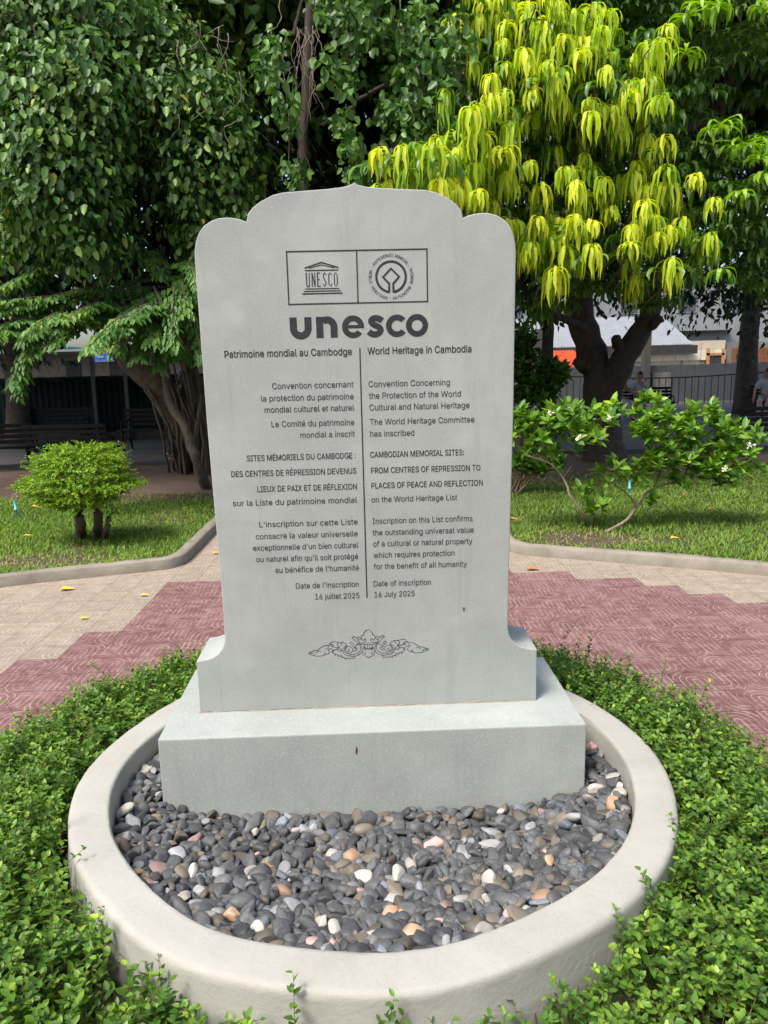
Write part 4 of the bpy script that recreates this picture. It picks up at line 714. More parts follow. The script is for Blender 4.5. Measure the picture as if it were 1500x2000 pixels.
# --- weeping fig at the left
def fig_tree():
    base = gp(372, 925, .03)
    t = thing('fig_tree', 'large dark green fig tree with a leaning root-covered trunk behind the left lawn', 'tree', base)
    off = lambda p: np.asarray(p)-base
    parts = []
    tp_ = [gp(385, 930, -.2), at(372, 870, base[1]), at(345, 800, base[1]), at(300, 745, base[1]-.1), at(255, 705, base[1]-.2), at(200, 620, base[1]-.4), at(140, 480, base[1]-.8)]
    parts.append(limb([off(p) for p in tp_], .30, .10, 30, 14, .01, .16, .008))
    parts.append(limb([off(p) for p in [gp(395, 925, -.2), at(390, 840, base[1]+.2), at(375, 740, base[1]+.2), at(365, 600, base[1]+.2), at(350, 380, base[1]), at(330, 150, base[1])]], .24, .10, 28, 12, .01, .12, .008))
    parts.append(limb([off(p) for p in [gp(408, 968, -.1), at(385, 905, 8.6), at(360, 835, 9.0), at(330, 780, 9.4), at(322, 700, 9.6)]], .075, .06, 22, 10, .006, .02, .003))
    parts.append(limb([off(p) for p in [gp(398, 950, -.1), at(386, 890, 9.0), at(384, 850, 9.2), at(395, 770, 9.5)]], .045, .035, 16, 8, .004))
    for k in range(34):           # strands of aerial root running down the trunk
        x0, x1 = rng.uniform(268, 385), 0; x1 = 372+(x0-330)*.45+rng.uniform(-14, 14); yy = base[1]-.32-rng.uniform(0, .15)
        parts.append(limb([off(p) for p in [at(x0, rng.uniform(690, 780), yy+.2), at((x0+x1)/2+8, 830, yy), gp(x1, 930+rng.uniform(-6, 10), -.06)]], .018, .026, 12, 5, .012))
    V, F = merge(parts); np_mesh('trunk', V, F, BARK2, t, smooth=True)
    L = px_lobes([(60, 60, 150, 110, 7.0, 1.0), (190, 40, 110, 80, 6.8, .9), (60, 220, 130, 110, 6.5, .9), (170, 190, 110, 100, 6.4, .8), (110, 330, 100, 120, 6.2, .7), (190, 290, 70, 60, 6.5, .6), (180, 440, 60, 90, 6.3, .5), (60, 420, 80, 90, 6.8, .6),
                  (300, 120, 90, 70, 7.2, .8), (400, 210, 80, 70, 7.0, .7), (430, 300, 60, 90, 6.9, .5), (370, 330, 45, 110, 6.9, .5), (330, 210, 60, 60, 6.8, .6), (395, 470, 40, 110, 7.0, .4), (450, 380, 40, 50, 7.0, .4)])
    L = [(off(c), r) for c, r in L]
    crown('crown', L, 27000, FICUS, .108, .56, t, .24, .85, size_var=(.5, 1.3), clump=6, csize=.11)
    # upper crown above the frame (shades the path behind)
    up = [(np.array(v)-base, np.array(r)) for v, r in [((-4.5, 7.5, 7.2), (2.6, 2.6, 1.2)), ((-2.6, 9.5, 7.6), (2.4, 2.4, 1.3)), ((-6, 10.5, 6.8), (2.8, 2.6, 1.4)), ((-4, 12, 6.2), (3.5, 2.4, 1.6)), ((-7.5, 8, 5.8), (2.2, 2.6, 1.5))]]
    crown('crown', up, 9000, FICUS, .22, .6, t, .5, .5, clump=5, csize=.25)
    # dark inner mass: crown shade painted in with a darker leaf colour
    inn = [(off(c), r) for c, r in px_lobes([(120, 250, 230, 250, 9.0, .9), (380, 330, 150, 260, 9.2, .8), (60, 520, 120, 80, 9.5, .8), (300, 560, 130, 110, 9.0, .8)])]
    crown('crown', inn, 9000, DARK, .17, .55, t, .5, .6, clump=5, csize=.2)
    # low sprays of paired leaves
    SPR = [((330, 560), (20, 640), 6.6), ((300, 590), (60, 690), 6.4), ((260, 600), (-20, 600), 6.5), ((240, 600), (130, 640), 6.2), ((340, 600), (200, 650), 6.3), ((350, 560), (400, 640), 6.5), ((300, 560), (330, 680), 6.2), ((280, 580), (275, 660), 6.1), ((220, 520), (10, 560), 6.7),
           ((380, 560), (300, 640), 6.5), ((390, 590), (385, 700), 6.6), ((150, 610), (30, 730), 6.3), ((330, 610), (240, 640), 5.9), ((350, 640), (310, 715), 6.4), ((180, 640), (60, 640), 6.0), ((120, 640), (-40, 660), 6.1), ((200, 480), (60, 520), 6.9), ((230, 500), (330, 520), 6.9), ((60, 470), (-30, 520), 6.5), ((340, 520), (395, 560), 6.6)]
    Ps, Ts, Ns, Ss, tw, tt = [], [], [], [], [], []
    for (a, b, Y) in SPR:
        for rep in range(3):
            j = rng.normal(0, 24, 4)*(rep > 0); A = at(a[0]+j[0], a[1]+j[1], Y+.5+rng.uniform(-.2, .2)); B = at(b[0]+j[2], b[1]+j[3], Y-.3+rng.uniform(-.3, .3)); mid = (A+B)/2+np.array([0, 0, .16]); pth = smooth_path([A, mid, B], 20); tw.append(tubes((pth-base)[None], np.linspace(.012, .003, 20)[None], 5))
            dr = norm(np.gradient(pth, axis=0)); age = rng.uniform(-.15, .25)
            for q in range(3, 20):
                side = norm(np.cross(dr[q], [0, 0, 1.0]))
                for sg in (-1, 1):
                    sub = 5; tl = norm(side*sg*.8+dr[q]*.7+np.array([0, 0, -.35])+rng.normal(0, .15, 3)); ln = .18*(1-.3*q/20)
                    for e in range(sub):
                        pe = pth[q]+tl*ln*(e/sub); Ps.append(pe); sd2 = norm(np.cross(tl, [0, 0, 1.0]))*(1 if e % 2 else -1)
                        Ts.append(tl*.7+sd2*.6+np.array([0, 0, -.45])+rng.normal(0, .12, 3)); Ns.append(np.array([0, -.25, 1.0])+rng.normal(0, .25, 3)); Ss.append(rng.uniform(.065, .105)); tt.append(np.clip(rng.beta(2, 2.5)*.8+age, 0, 1))
    Ps = np.array(Ps)-base; Ss = np.array(Ss); V, F = leaves(Ps, np.array(Ts), np.array(Ns), Ss, Ss*.42); np_mesh('low_branch_leaves', V, F, PINN, t, tint=np.repeat(np.array(tt), 2))
    V, F = merge(tw); np_mesh('low_branch', V, F, BARK2, t)
    # bare hanging roots
    st = []
    for k in range(70):
        x = rng.choice([rng.uniform(20, 260), rng.uniform(320, 480)]); y = rng.uniform(20, 260); Y = rng.uniform(6.0, 6.9); P0 = at(x, y, Y); ln = rng.uniform(.15, .5)
        st.append(limb([P0-base, P0-base+np.array([rng.normal(0, .08), rng.normal(0, .05), -ln*.5]), P0-base+np.array([rng.normal(0, .1), rng.normal(0, .05), -ln])], .005, .003, 8, 4, .01))
    for V, F in st: np_mesh('hanging_root', V, F, ROOT, t)
fig_tree()

# --- slender tree with hanging vines in the middle
def vine_tree():
    base = gp(600, 960, .03); base[1] = 7.6; base[0] = at(598, 300, 7.6)[0]; base[2] = .03
    t = thing('vine_hung_tree', 'slender dark trunk behind the memorial hung with leafy vines and bare roots', 'tree', base)
    off = lambda p: np.asarray(p)-base
    parts = [limb([(0, 0, 0), (0, 0, 1), off(at(594, 370, 7.6)), off(at(598, 180, 7.6)), off(at(606, 0, 7.6)), off(at(612, -200, 7.6))], .075, .055, 30, 10, .004, .05, .003)]
    for pl in ([(700, 195), (740, 172), (770, 155)], [(574, 70), (580, 40), (590, 0)], [(690, 70), (650, 60), (640, 20)], [(690, 210), (660, 225), (630, 245)]):
        parts.append(limb([off(at(x, y, 7.9)) for x, y in pl], .03, .02, 10, 7, .003))
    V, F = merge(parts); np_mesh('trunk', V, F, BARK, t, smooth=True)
    roots = []
    R0 = [(560, 60, 330), (575, 130, 360), (580, 60, 260), (608, 60, 235), (590, 230, 370), (572, 220, 300), (655, 0, 70), (660, 10, 75), (690, 170, 260), (700, 240, 330), (770, 0, 120), (778, 0, 70), (808, 120, 175), (816, 130, 175), (822, 130, 180), (835, 10, 60), (765, 240, 330), (740, 310, 375), (735, 300, 360), (540, 0, 100), (610, 50, 140), (600, 60, 190), (590, 60, 120)]
    for x, a, b in R0:
        Y = rng.uniform(6.6, 7.2); p = [off(at(x+rng.normal(0, 6), y, Y)) for y in np.linspace(a, b, 6)]; roots.append(limb(p, .007, .004, 18, 5, .008))
    for k in range(12):
        x = 600+rng.normal(0, 22); y = rng.uniform(40, 130); p0 = at(x, y, 7.4); p1 = at(x+rng.normal(0, 28), y+rng.uniform(40, 170), 7.2); roots.append(limb([off(p0), off((p0+p1)/2+rng.normal(0, .05, 3)), off(p1)], .006, .0025, 14, 5, .01))
    for V, F in roots: np_mesh('hanging_root', V, F, ROOT, t)
    ST = [(640, -40, 60, 45), (680, 60, 175, 38), (700, -60, 60, 60), (665, 200, 260, 25), (690, 230, 372, 32), (705, 280, 372, 25), (720, 310, 350, 30), (740, -60, 90, 45), (780, 40, 160, 40), (790, 130, 330, 28), (760, 180, 360, 30), (820, 0, 130, 60), (830, 100, 230, 50), (850, 150, 300, 40), (820, 190, 340, 40), (862, 230, 320, 18), (560, 190, 260, 35), (575, 300, 372, 28), (900, 20, 110, 40), (880, 60, 160, 40), (760, 300, 372, 22), (530, 60, 180, 40), (640, 90, 160, 30)]
    P, D = [], []
    for x, a, b, wd in ST:
        m = int((b-a)*wd/125); xs = x+rng.normal(0, .38, m)*wd; ys = rng.uniform(a, b, m)
        for u, v in zip(xs, ys): P.append(off(at(u, v, rng.uniform(6.3, 7.1))))
    P = np.repeat(np.array(P), 4, 0); n = len(P); P = P+rng.normal(0, .05, (n, 3)); T = rng.normal(0, .55, (n, 3))+np.array([0, -.25, -.75]); N = np.array([0, -.6, .8])+rng.normal(0, .6, (n, 3)); L = .118*rng.uniform(.65, 1.2, n)
    V, F = leaves(P, T, N, L, L*.62); np_mesh('vine_leaves', V, F, FICUS, t, tint=np.repeat(np.clip(.05+.75*rng.beta(2, 2.5, n), 0, 1), 2))
    up = [(np.array(v)-base, np.array(r)) for v, r in [((-.6, 8.6, 8.0), (1.9, 2.2, 1.1)), ((1.0, 10, 8.2), (2.2, 2.6, 1.2))]]
    crown('crown', up, 5000, FICUS, .2, .6, t, .5, .5, clump=5, csize=.25)
vine_tree()

# --- mango tree
def rosettes(C, nl, length, width, droop, spread, k=6, updir=None):
    "whorls of long leaves; C (m,3). droop 0 = spreading, 1 = hanging"
    m = len(C); n = m*nl; c = np.repeat(C, nl, 0); a = (np.tile(np.arange(nl), m)*2.4+np.repeat(rng.uniform(0, 6.28, m), nl))+rng.normal(0, .25, n)
    o = np.stack([np.cos(a), np.sin(a), np.zeros(n)], 1); L = length*rng.uniform(.7, 1.15, n); lay = np.tile(np.arange(nl)/nl, m)
    u = np.linspace(0, 1, k)
    dr = np.clip(np.repeat(droop+rng.normal(0, .09, m), nl)+rng.normal(0, .11, n), 0, 1.08); L = L*np.repeat(rng.uniform(.62, 1.2, m), nl)
    r = np.stack([L*(spread*(1-dr*.62)*(1-np.exp(-2.6*t*(1+dr*.8)))/(1-math.exp(-2.6))) for t in u], 1)
    z = np.stack([L*(.22*(1-dr)*t*(1-lay)*1.2+.16*t*(1-t)*(1+dr)-(dr*.95*t**1.35+.18*t*t)) for t in u], 1)
    wob = np.stack([.045*L*np.sin(t*11+a*3)*t for t in u], 1); z = z+np.stack([.03*L*np.cos(t*10+a*5)*t for t in u], 1)
    S = np.cross(o, [0, 0, 1.0])
    SP = c[:, None]+o[:, None]*r[..., None]+np.array([0, 0, 1.0])*z[..., None]+S[:, None]*wob[..., None]-np.array([0, 0, 1.0])*(lay*.06)[:, None, None]
    prof = np.interp(u, [0, .12, .4, .7, .9, 1], [.12, .55, 1, .85, .42, .03])
    wd = (width*rng.uniform(.8, 1.15, n))[:, None]*prof[None]
    V, F = spine_leaves(SP, S+rng.normal(0, .2, (n, 3)), wd, fold=.35)
    return V, F, n*(k-1)*2, (n, (k-1)*2)
YEL3 = [(90,70),(165,40),(250,20),(320,10),(470,40),(560,40),(640,20),(250,150),(395,190),(510,165),(590,155),(380,300),(490,330),(600,260),(730,255),(980,185),(930,215),(215,425),(350,430),(490,460),(880,390),(770,480),(75,510),(320,570),(610,625),(890,560),(760,560),(20,640),(30,740),(150,740),(270,710),(755,705),(995,660),(500,810),(640,815),(910,770),(270,900),(390,895),(90,845),(120,920),(735,910),(1010,885),(570,1010),(925,995),(1060,985),(860,1070),(150,970),(260,1070),(370,1055),(480,1060),(500,1130),(590,1110),(340,1225),(540,1260),(960,1060),(1010,1100),(860,1340),(1040,1330),(480,1330),(1110,1120),(200,60),(420,80),(540,100),(640,90),(300,200),(450,230),(550,330),(650,180),(200,190),(120,120),(220,100),(950,260),(830,430),(680,500),(60,600),(0,800),(200,840),(560,880),(700,860),(850,830),(960,900),(300,1120),(430,1130),(1080,1060)]
YELP = [(813,277),(770,317),(867,333),(893,287),(933,200),(845,340),(785,335),(760,350),(825,300),(880,315),(850,310),(800,330),(900,345),(915,300),(945,260)]
def mango_tree():
    base = gp(1185, 899, .03)
    t = thing('mango_tree', 'mango tree with drooping yellow green young leaves and a stout forked trunk', 'tree', base)
    off = lambda p: np.asarray(p)-base; Y = base[1]
    tr = [limb([off(at(1182, 925, Y)), off(at(1180, 890, Y)), off(at(1172, 800, Y)), off(at(1168, 730, Y)), off(at(1150, 670, Y)), off(at(1135, 620, Y)), off(at(1130, 540, Y-.3)), off(at(1120, 380, Y-.6)), off(at(1110, 150, Y-.8))], .34, .09, 34, 16, .006, .10, .006),
          limb([off(at(1178, 800, Y)), off(at(1196, 745, Y-.15)), off(at(1218, 700, Y-.25)), off(at(1250, 650, Y-.3)), off(at(1268, 610, Y-.4)), off(at(1280, 520, Y-.6)), off(at(1290, 380, Y-.8))], .27, .07, 26, 14, .006, 0, .006),
          limb([off(at(1262, 640, Y-.35)), off(at(1275, 633, Y-.5)), off(at(1292, 620, Y-.6))], .10, .075, 10, 10, .004, 0, .006), limb([off(at(1212, 690, Y-.3)), off(at(1206, 672, Y-.45)), off(at(1203, 663, Y-.55))], .10, .085, 8, 10, .004, 0, .006),
          limb([off(at(1148, 720, Y-.1)), off(at(1132, 712, Y-.25)), off(at(1126, 706, Y-.3))], .13, .09, 8, 10, .004, 0, .008)]
    for pl in ([(1140, 640), (1080, 610), (1020, 560), (960, 460)], [(1130, 500), (1050, 400), (980, 320), (900, 340)], [(1120, 400), (1180, 280), (1240, 180), (1290, 100)], [(1280, 520), (1340, 420), (1360, 330)], [(1115, 300), (1060, 180), (1000, 80)]):
        tr.append(limb([off(at(x, y, Y-.5-1.0*i)) for i, (x, y) in enumerate(pl)], .08, .025, 16, 8, .01))
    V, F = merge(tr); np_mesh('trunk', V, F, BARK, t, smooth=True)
    lob = px_lobes([(1080, 120, 190, 150, 8.2, 1.3), (1230, 110, 150, 140, 8.8, 1.2), (1000, 320, 160, 140, 8.0, 1.2), (1150, 330, 190, 160, 8.4, 1.4), (1280, 300, 120, 140, 8.8, 1.1), (1080, 480, 170, 110, 8.2, 1.2), (1230, 470, 150, 120, 8.6, 1.2), (1130, 20, 200, 120, 8.6, 1.3), (890, 330, 70, 60, 7.9, .7), (1100, 560, 110, 60, 8.2, .8), (1290, 545, 80, 50, 8.4, .7)])
    Pd, _ = lobes_points([(off(c), r) for c, r in lob], 760, .25)
    V, F, nf, (nl, per) = rosettes(Pd, 13, .29, .031, .38, .88); np_mesh('crown', V, F, MANGO, t, tint=np.repeat(np.clip(rng.beta(2.2, 2.2, nl)*.9, 0, 1), per))
    ups = [(np.array(v)-base, np.array(r)) for v, r in [((2.6, 8, 7.4), (2.4, 2.2, 1.0)), ((4.5, 10, 7.6), (2.6, 2.6, 1.2)), ((2.0, 11.5, 7.2), (2.6, 2.2, 1.3)), ((5.5, 12.5, 6.6), (3, 2.2, 1.6))]]
    Pu, _ = lobes_points(ups, 420, .5); V, F, nf, (nl, per) = rosettes(Pu, 11, .42, .06, .4, .85, 4); np_mesh('crown', V, F, MANGO, t, tint=np.repeat(np.clip(rng.beta(2, 2, nl)*.8, 0, 1), per))
    Cy = [off(at(900+x*.4, y*.4, 6.7+rng.uniform(-.35, .45))) for x, y in YEL3]+[off(at(x, y, 5.95+rng.uniform(-.25, .2))) for x, y in YELP]
    Cy = np.array(Cy); Cy = np.concatenate([Cy, Cy[rng.integers(0, len(Cy), 190)]+np.clip(rng.normal(0, .21, (190, 3)), -.36, .36)*np.array([1, .9, .8])]); Cy = Cy[Cy[:, 2]+base[2] > 2.62]; V, F, nf, (nl, per) = rosettes(Cy, 15, .30, .022, .82, .80, 8); np_mesh('young_leaves', V, F, YOUNG, t, tint=np.repeat(np.clip(rng.beta(2.2, 2.0, nl)+np.repeat(rng.normal(0, .22, nl//15), 15), 0, 1), per))
    tw = []
    for c in Cy: tw.append(limb([c+np.array([0, 0, .03]), c+np.array([rng.normal(0, .06), .25, -.12]), c+np.array([rng.normal(0, .1), .7, -.3])], .006, .014, 7, 5))
    V, F = merge(tw); np_mesh('twigs', V, F, STEM, t)
    # an older ring of dark leaves under every young whorl
    V, F, nf, (nl, per) = rosettes(Cy[::2]+np.array([0, .22, -.08]), 10, .33, .033, .42, 1.05, 6); np_mesh('crown', V, F, MANGO, t, tint=np.repeat(np.clip(.25+rng.beta(2, 2, nl)*.75, 0, 1), per))
mango_tree()
def mango_right():
    b = at(1462, 809, 20.0); base = np.array([b[0], 20.0, .11])
    base = gp(1452, 809, .1); Yb = min(base[1], 24.0); base = np.array([at(1458, 780, Yb)[0], Yb, .10])
    t = thing('mango_tree', 'mango tree with straight dark trunk at the right edge and bright green tips', 'tree', base)
    off = lambda p: np.asarray(p)-base
    tr = [limb([(0, 0, 0), off(at(1460, 700, Yb)), off(at(1468, 600, Yb)), off(at(1478, 480, Yb-.5)), off(at(1470, 300, Yb-2)), off(at(1440, 100, Yb-4))], .30, .14, 26, 12, .01, .1, .006),
          limb([off(at(1300, 260, 12.0)), off(at(1380, 230, 12.5)), off(at(1420, 180, 13)), off(at(1500, 60, 13.5)), off(at(1560, -60, 14))], .10, .17, 20, 9, .01), limb([off(at(1400, 215, 12.6)), off(at(1440, 110, 12.8)), off(at(1500, 20, 13))], .09, .12, 14, 8, .01), limb([off(at(1370, 240, 12.6)), off(at(1430, 150, 14)), off(at(1520, 120, 16))], .12, .16, 14, 8, .01)]
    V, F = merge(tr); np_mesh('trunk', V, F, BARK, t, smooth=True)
    lob = px_lobes([(1420, 330, 90, 80, 8.0, .8), (1470, 420, 90, 80, 8.0, .8), (1400, 480, 90, 70, 8.2, .8), (1490, 520, 60, 60, 8.2, .7), (1370, 300, 50, 60, 8.4, .6), (1330, 80, 80, 90, 9.0, .8), (1480, 30, 90, 60, 8.4, .8)])
    Pd, _ = lobes_points([(off(c), r) for c, r in lob], 190, .35); V, F, nf, (nl, per) = rosettes(Pd, 14, .27, .029, .30, .9); np_mesh('crown', V, F, MANGO, t, tint=np.repeat(np.clip(.15+rng.beta(2.2, 2.2, nl)*.85, 0, 1), per))
    Cl = np.array([off(at(900+x*.4, y*.4, 6.9+rng.uniform(-.2, .3))) for x, y in [(1265,600),(1380,690),(1460,760),(1370,930),(1180,1230),(1270,1310),(1440,700),(1480,840),(1180,0),(1250,10),(1470,15),(1100,240),(1120,60)]])
    V, F, nf, (nl, per) = rosettes(Cl, 14, .32, .028, .45, .88, 6); np_mesh('young_leaves', V, F, LIME, t, tint=np.repeat(np.clip(rng.beta(2, 2, nl), 0, 1), per))
    ups = [(np.array(v)-base, np.array(r)) for v, r in [((7, 9, 7.0), (2.6, 2.4, 1.2)), ((8, 14, 7.6), (3.2, 3, 1.8)), ((9, 20, 8), (4, 4, 2.4))]]
    Pu, _ = lobes_points(ups, 420, .5); V, F, nf, (nl, per) = rosettes(Pu, 11, .46, .07, .4, .85, 4); np_mesh('crown', V, F, MANGO, t, tint=np.repeat(np.clip(rng.beta(2, 2, nl)*.7, 0, 1), per))
mango_right()

# --- dark trees behind
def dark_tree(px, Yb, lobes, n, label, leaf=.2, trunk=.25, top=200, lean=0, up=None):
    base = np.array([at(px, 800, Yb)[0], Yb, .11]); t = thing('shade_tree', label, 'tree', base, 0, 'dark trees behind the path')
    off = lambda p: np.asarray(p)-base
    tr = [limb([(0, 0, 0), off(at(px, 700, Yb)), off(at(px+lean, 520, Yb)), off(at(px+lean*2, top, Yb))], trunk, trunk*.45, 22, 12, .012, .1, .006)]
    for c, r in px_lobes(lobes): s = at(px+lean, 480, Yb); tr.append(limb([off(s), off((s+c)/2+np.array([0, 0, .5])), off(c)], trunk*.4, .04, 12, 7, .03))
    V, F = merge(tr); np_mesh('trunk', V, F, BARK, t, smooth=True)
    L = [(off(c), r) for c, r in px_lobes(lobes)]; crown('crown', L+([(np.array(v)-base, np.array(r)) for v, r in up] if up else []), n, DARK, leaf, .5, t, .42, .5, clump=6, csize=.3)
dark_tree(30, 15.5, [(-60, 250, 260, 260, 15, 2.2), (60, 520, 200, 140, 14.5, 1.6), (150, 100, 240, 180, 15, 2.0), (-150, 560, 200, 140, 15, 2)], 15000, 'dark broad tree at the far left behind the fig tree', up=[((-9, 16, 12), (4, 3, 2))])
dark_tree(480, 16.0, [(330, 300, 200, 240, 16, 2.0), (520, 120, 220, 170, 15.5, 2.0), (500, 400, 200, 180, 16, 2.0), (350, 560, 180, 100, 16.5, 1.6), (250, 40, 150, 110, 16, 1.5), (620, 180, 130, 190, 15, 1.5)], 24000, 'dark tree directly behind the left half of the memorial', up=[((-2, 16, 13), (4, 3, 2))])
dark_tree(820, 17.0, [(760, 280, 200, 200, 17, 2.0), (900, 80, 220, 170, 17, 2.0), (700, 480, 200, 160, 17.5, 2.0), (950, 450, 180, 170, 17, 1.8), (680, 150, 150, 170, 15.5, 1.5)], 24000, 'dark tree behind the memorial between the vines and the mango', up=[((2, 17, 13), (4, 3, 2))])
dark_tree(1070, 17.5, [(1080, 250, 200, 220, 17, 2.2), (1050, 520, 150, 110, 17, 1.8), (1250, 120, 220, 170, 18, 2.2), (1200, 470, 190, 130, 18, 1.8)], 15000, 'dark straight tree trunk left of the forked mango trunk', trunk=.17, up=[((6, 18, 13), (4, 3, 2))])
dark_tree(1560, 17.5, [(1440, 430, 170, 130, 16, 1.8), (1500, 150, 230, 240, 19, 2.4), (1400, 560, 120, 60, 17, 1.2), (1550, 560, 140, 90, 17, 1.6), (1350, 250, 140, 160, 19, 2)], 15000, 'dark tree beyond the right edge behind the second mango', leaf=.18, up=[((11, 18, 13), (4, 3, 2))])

# high crowns added overhead to shade the paths and fence
for k, (c, r, lab) in enumerate([((-8, 13, 8.2), (4.2, 4.2, 1.6), 'added tree with high crown shading the benches at far left'), ((-1, 13.5, 8.8), (4.2, 4.2, 1.6), 'added tree with high crown shading the path behind the memorial'), ((6.5, 15, 8.8), (4.4, 4.6, 1.6), 'added tree with high crown shading the ground behind the forked mango'), ((13, 19, 9), (5, 6, 1.8), 'added tree with high crown casting shade beyond the right edge')]):
    b = np.array([(-10.5, -2.5, 1.5, 21)[k], c[1]+2.5, 0.1]); t = thing('added_canopy_tree', lab, 'tree', b); L = [(np.array(c)-b, np.array(r)), (np.array(c)-b+np.array([1, 2.5, .8]), np.array(r)*.8), (np.array(c)-b+np.array([-2, -1.5, .5]), np.array(r)*.7)]
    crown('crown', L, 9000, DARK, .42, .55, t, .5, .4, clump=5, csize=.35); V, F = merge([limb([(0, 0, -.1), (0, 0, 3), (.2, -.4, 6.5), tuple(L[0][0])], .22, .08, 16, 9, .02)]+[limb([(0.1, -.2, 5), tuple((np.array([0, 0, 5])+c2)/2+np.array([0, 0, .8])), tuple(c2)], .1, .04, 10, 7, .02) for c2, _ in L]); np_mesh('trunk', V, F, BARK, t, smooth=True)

# unseen crowns added behind the camera to hold back low sky light
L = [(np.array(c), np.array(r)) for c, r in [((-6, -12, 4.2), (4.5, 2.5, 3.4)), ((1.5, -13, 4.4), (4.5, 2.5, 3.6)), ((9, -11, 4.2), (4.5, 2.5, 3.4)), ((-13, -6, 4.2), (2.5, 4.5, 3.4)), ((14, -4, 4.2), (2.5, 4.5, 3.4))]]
tag(crown('added_tree_belt', L, 16000, DARK, .5, .55, None, .5, .4, clump=5, csize=.4), 'added belt of dark crowns behind the camera blocking low sky light', 'trees', None, 'stuff')

# ------------------------------------------------------------------ shrubs
TOPI = leaf_mat('topiary_leaf', [(0, (.08, .17, .012)), (.45, (.22, .39, .022)), (1, (.45, .58, .05))], .5, .3, .25)
def topiary():
    base = gp(160, 1063, .08); t = thing('topiary_shrub', 'round clipped lime green shrub on three bare trunks on the left lawn', 'shrub', base); off = lambda p: np.asarray(p)-base
    Y = base[1]
    for pts, r in (([(160, 1063), (155, 1020), (153, 985), (150, 950)], .055), ([(192, 1060), (192, 1010), (190, 970), (188, 940)], .05), ([(203, 1060), (208, 1035), (213, 1010)], .032)):
        V, F = limb([off(gp(pts[0][0], pts[0][1], -.02))]+[off(at(x, y, Y+(.02 if r < .052 else 0))) for x, y in pts[1:]], r, r*.85, 16, 10, .004, .03, .004); np_mesh('trunk', V, F, BARK2, t, smooth=True)
    # stacked tiers of flat sprays
    k = (Y-CAM[1])/FPX; Ps, Ds = [], []
    tiers = [(160, 872, 55), (152, 890, 80), (155, 905, 95), (150, 922, 104), (158, 938, 116), (150, 955, 100), (152, 970, 75), (160, 982, 45), (95, 942, 60), (215, 945, 62), (120, 890, 45), (195, 888, 45)]
    for x, y, rp in tiers:
        rp *= .86; x = 155+(x-155)*.88; m = int(rp*2.7); c = off(at(x, y, Y)); a = rng.uniform(0, 6.28, m); q = np.sqrt(rng.random(m))*.55+.35; rr = rp*k*q
        Ps.append(c+np.stack([np.cos(a)*rr, np.sin(a)*rr*.9, -.10*q**2*rp*k*1.2+rng.normal(0, .010, m)], 1)); Ds.append(np.stack([np.cos(a), np.sin(a), rng.normal(.05, .16, m)], 1))
    B = np.concatenate(Ps); D = np.concatenate(Ds); Ls = rng.uniform(.07, .19, len(B)); V, F, T, SV, SF = sprigs(B, D, Ls, 14, .032, .42, .7, .7)
    np_mesh('foliage', V, F, TOPI, t, tint=T); np_mesh('twigs', SV, SF, STEM, t)
    V, F = leaves(*(lambda q: (q[0], q[1], rng.normal(0, .3, (40, 3))+np.array([0, -.3, 1])))((off(at(222, 1000, Y))+rng.normal(0, .035, (40, 3)), rdir(40))), .035, .018); np_mesh('foliage', V, F, HEDGE, t, tint=np.full(80, .3))
topiary()
GARD = leaf_mat('gardenia_leaf', [(0, (.05, .14, .02)), (.45, (.14, .28, .03)), (.8, (.25, .41, .04)), (1, (.46, .52, .06))], .34, .3, .4)
PETAL = plain('gardenia_petal', (.85, .83, .72), (.8, .72, .45), 20, .6)
def whorls(C, nl, L, W, up):
    m = len(C); n = m*nl; c = np.repeat(C, nl, 0); a = np.tile(np.arange(nl), m)*2.4+np.repeat(rng.uniform(0, 6.28, m), nl); ax = np.repeat(norm(up+rng.normal(0, .35, (m, 3))), nl, 0)
    ref = norm(np.cross(ax, np.array([.3, .9, .1]))); r2 = np.cross(ax, ref); o = np.cos(a)[:, None]*ref+np.sin(a)[:, None]*r2; lay = np.tile(np.arange(nl)/nl, m)
    T = o*(1.0-.55*lay[:, None])+ax*(.1+.8*lay[:, None])+rng.normal(0, .15, (n, 3)); ln = L*rng.uniform(.7, 1.15, n)
    return leaves(c+ax*(lay[:, None]*.05), T, ax+rng.normal(0, .2, (n, 3)), ln, ln*W)+(n,)
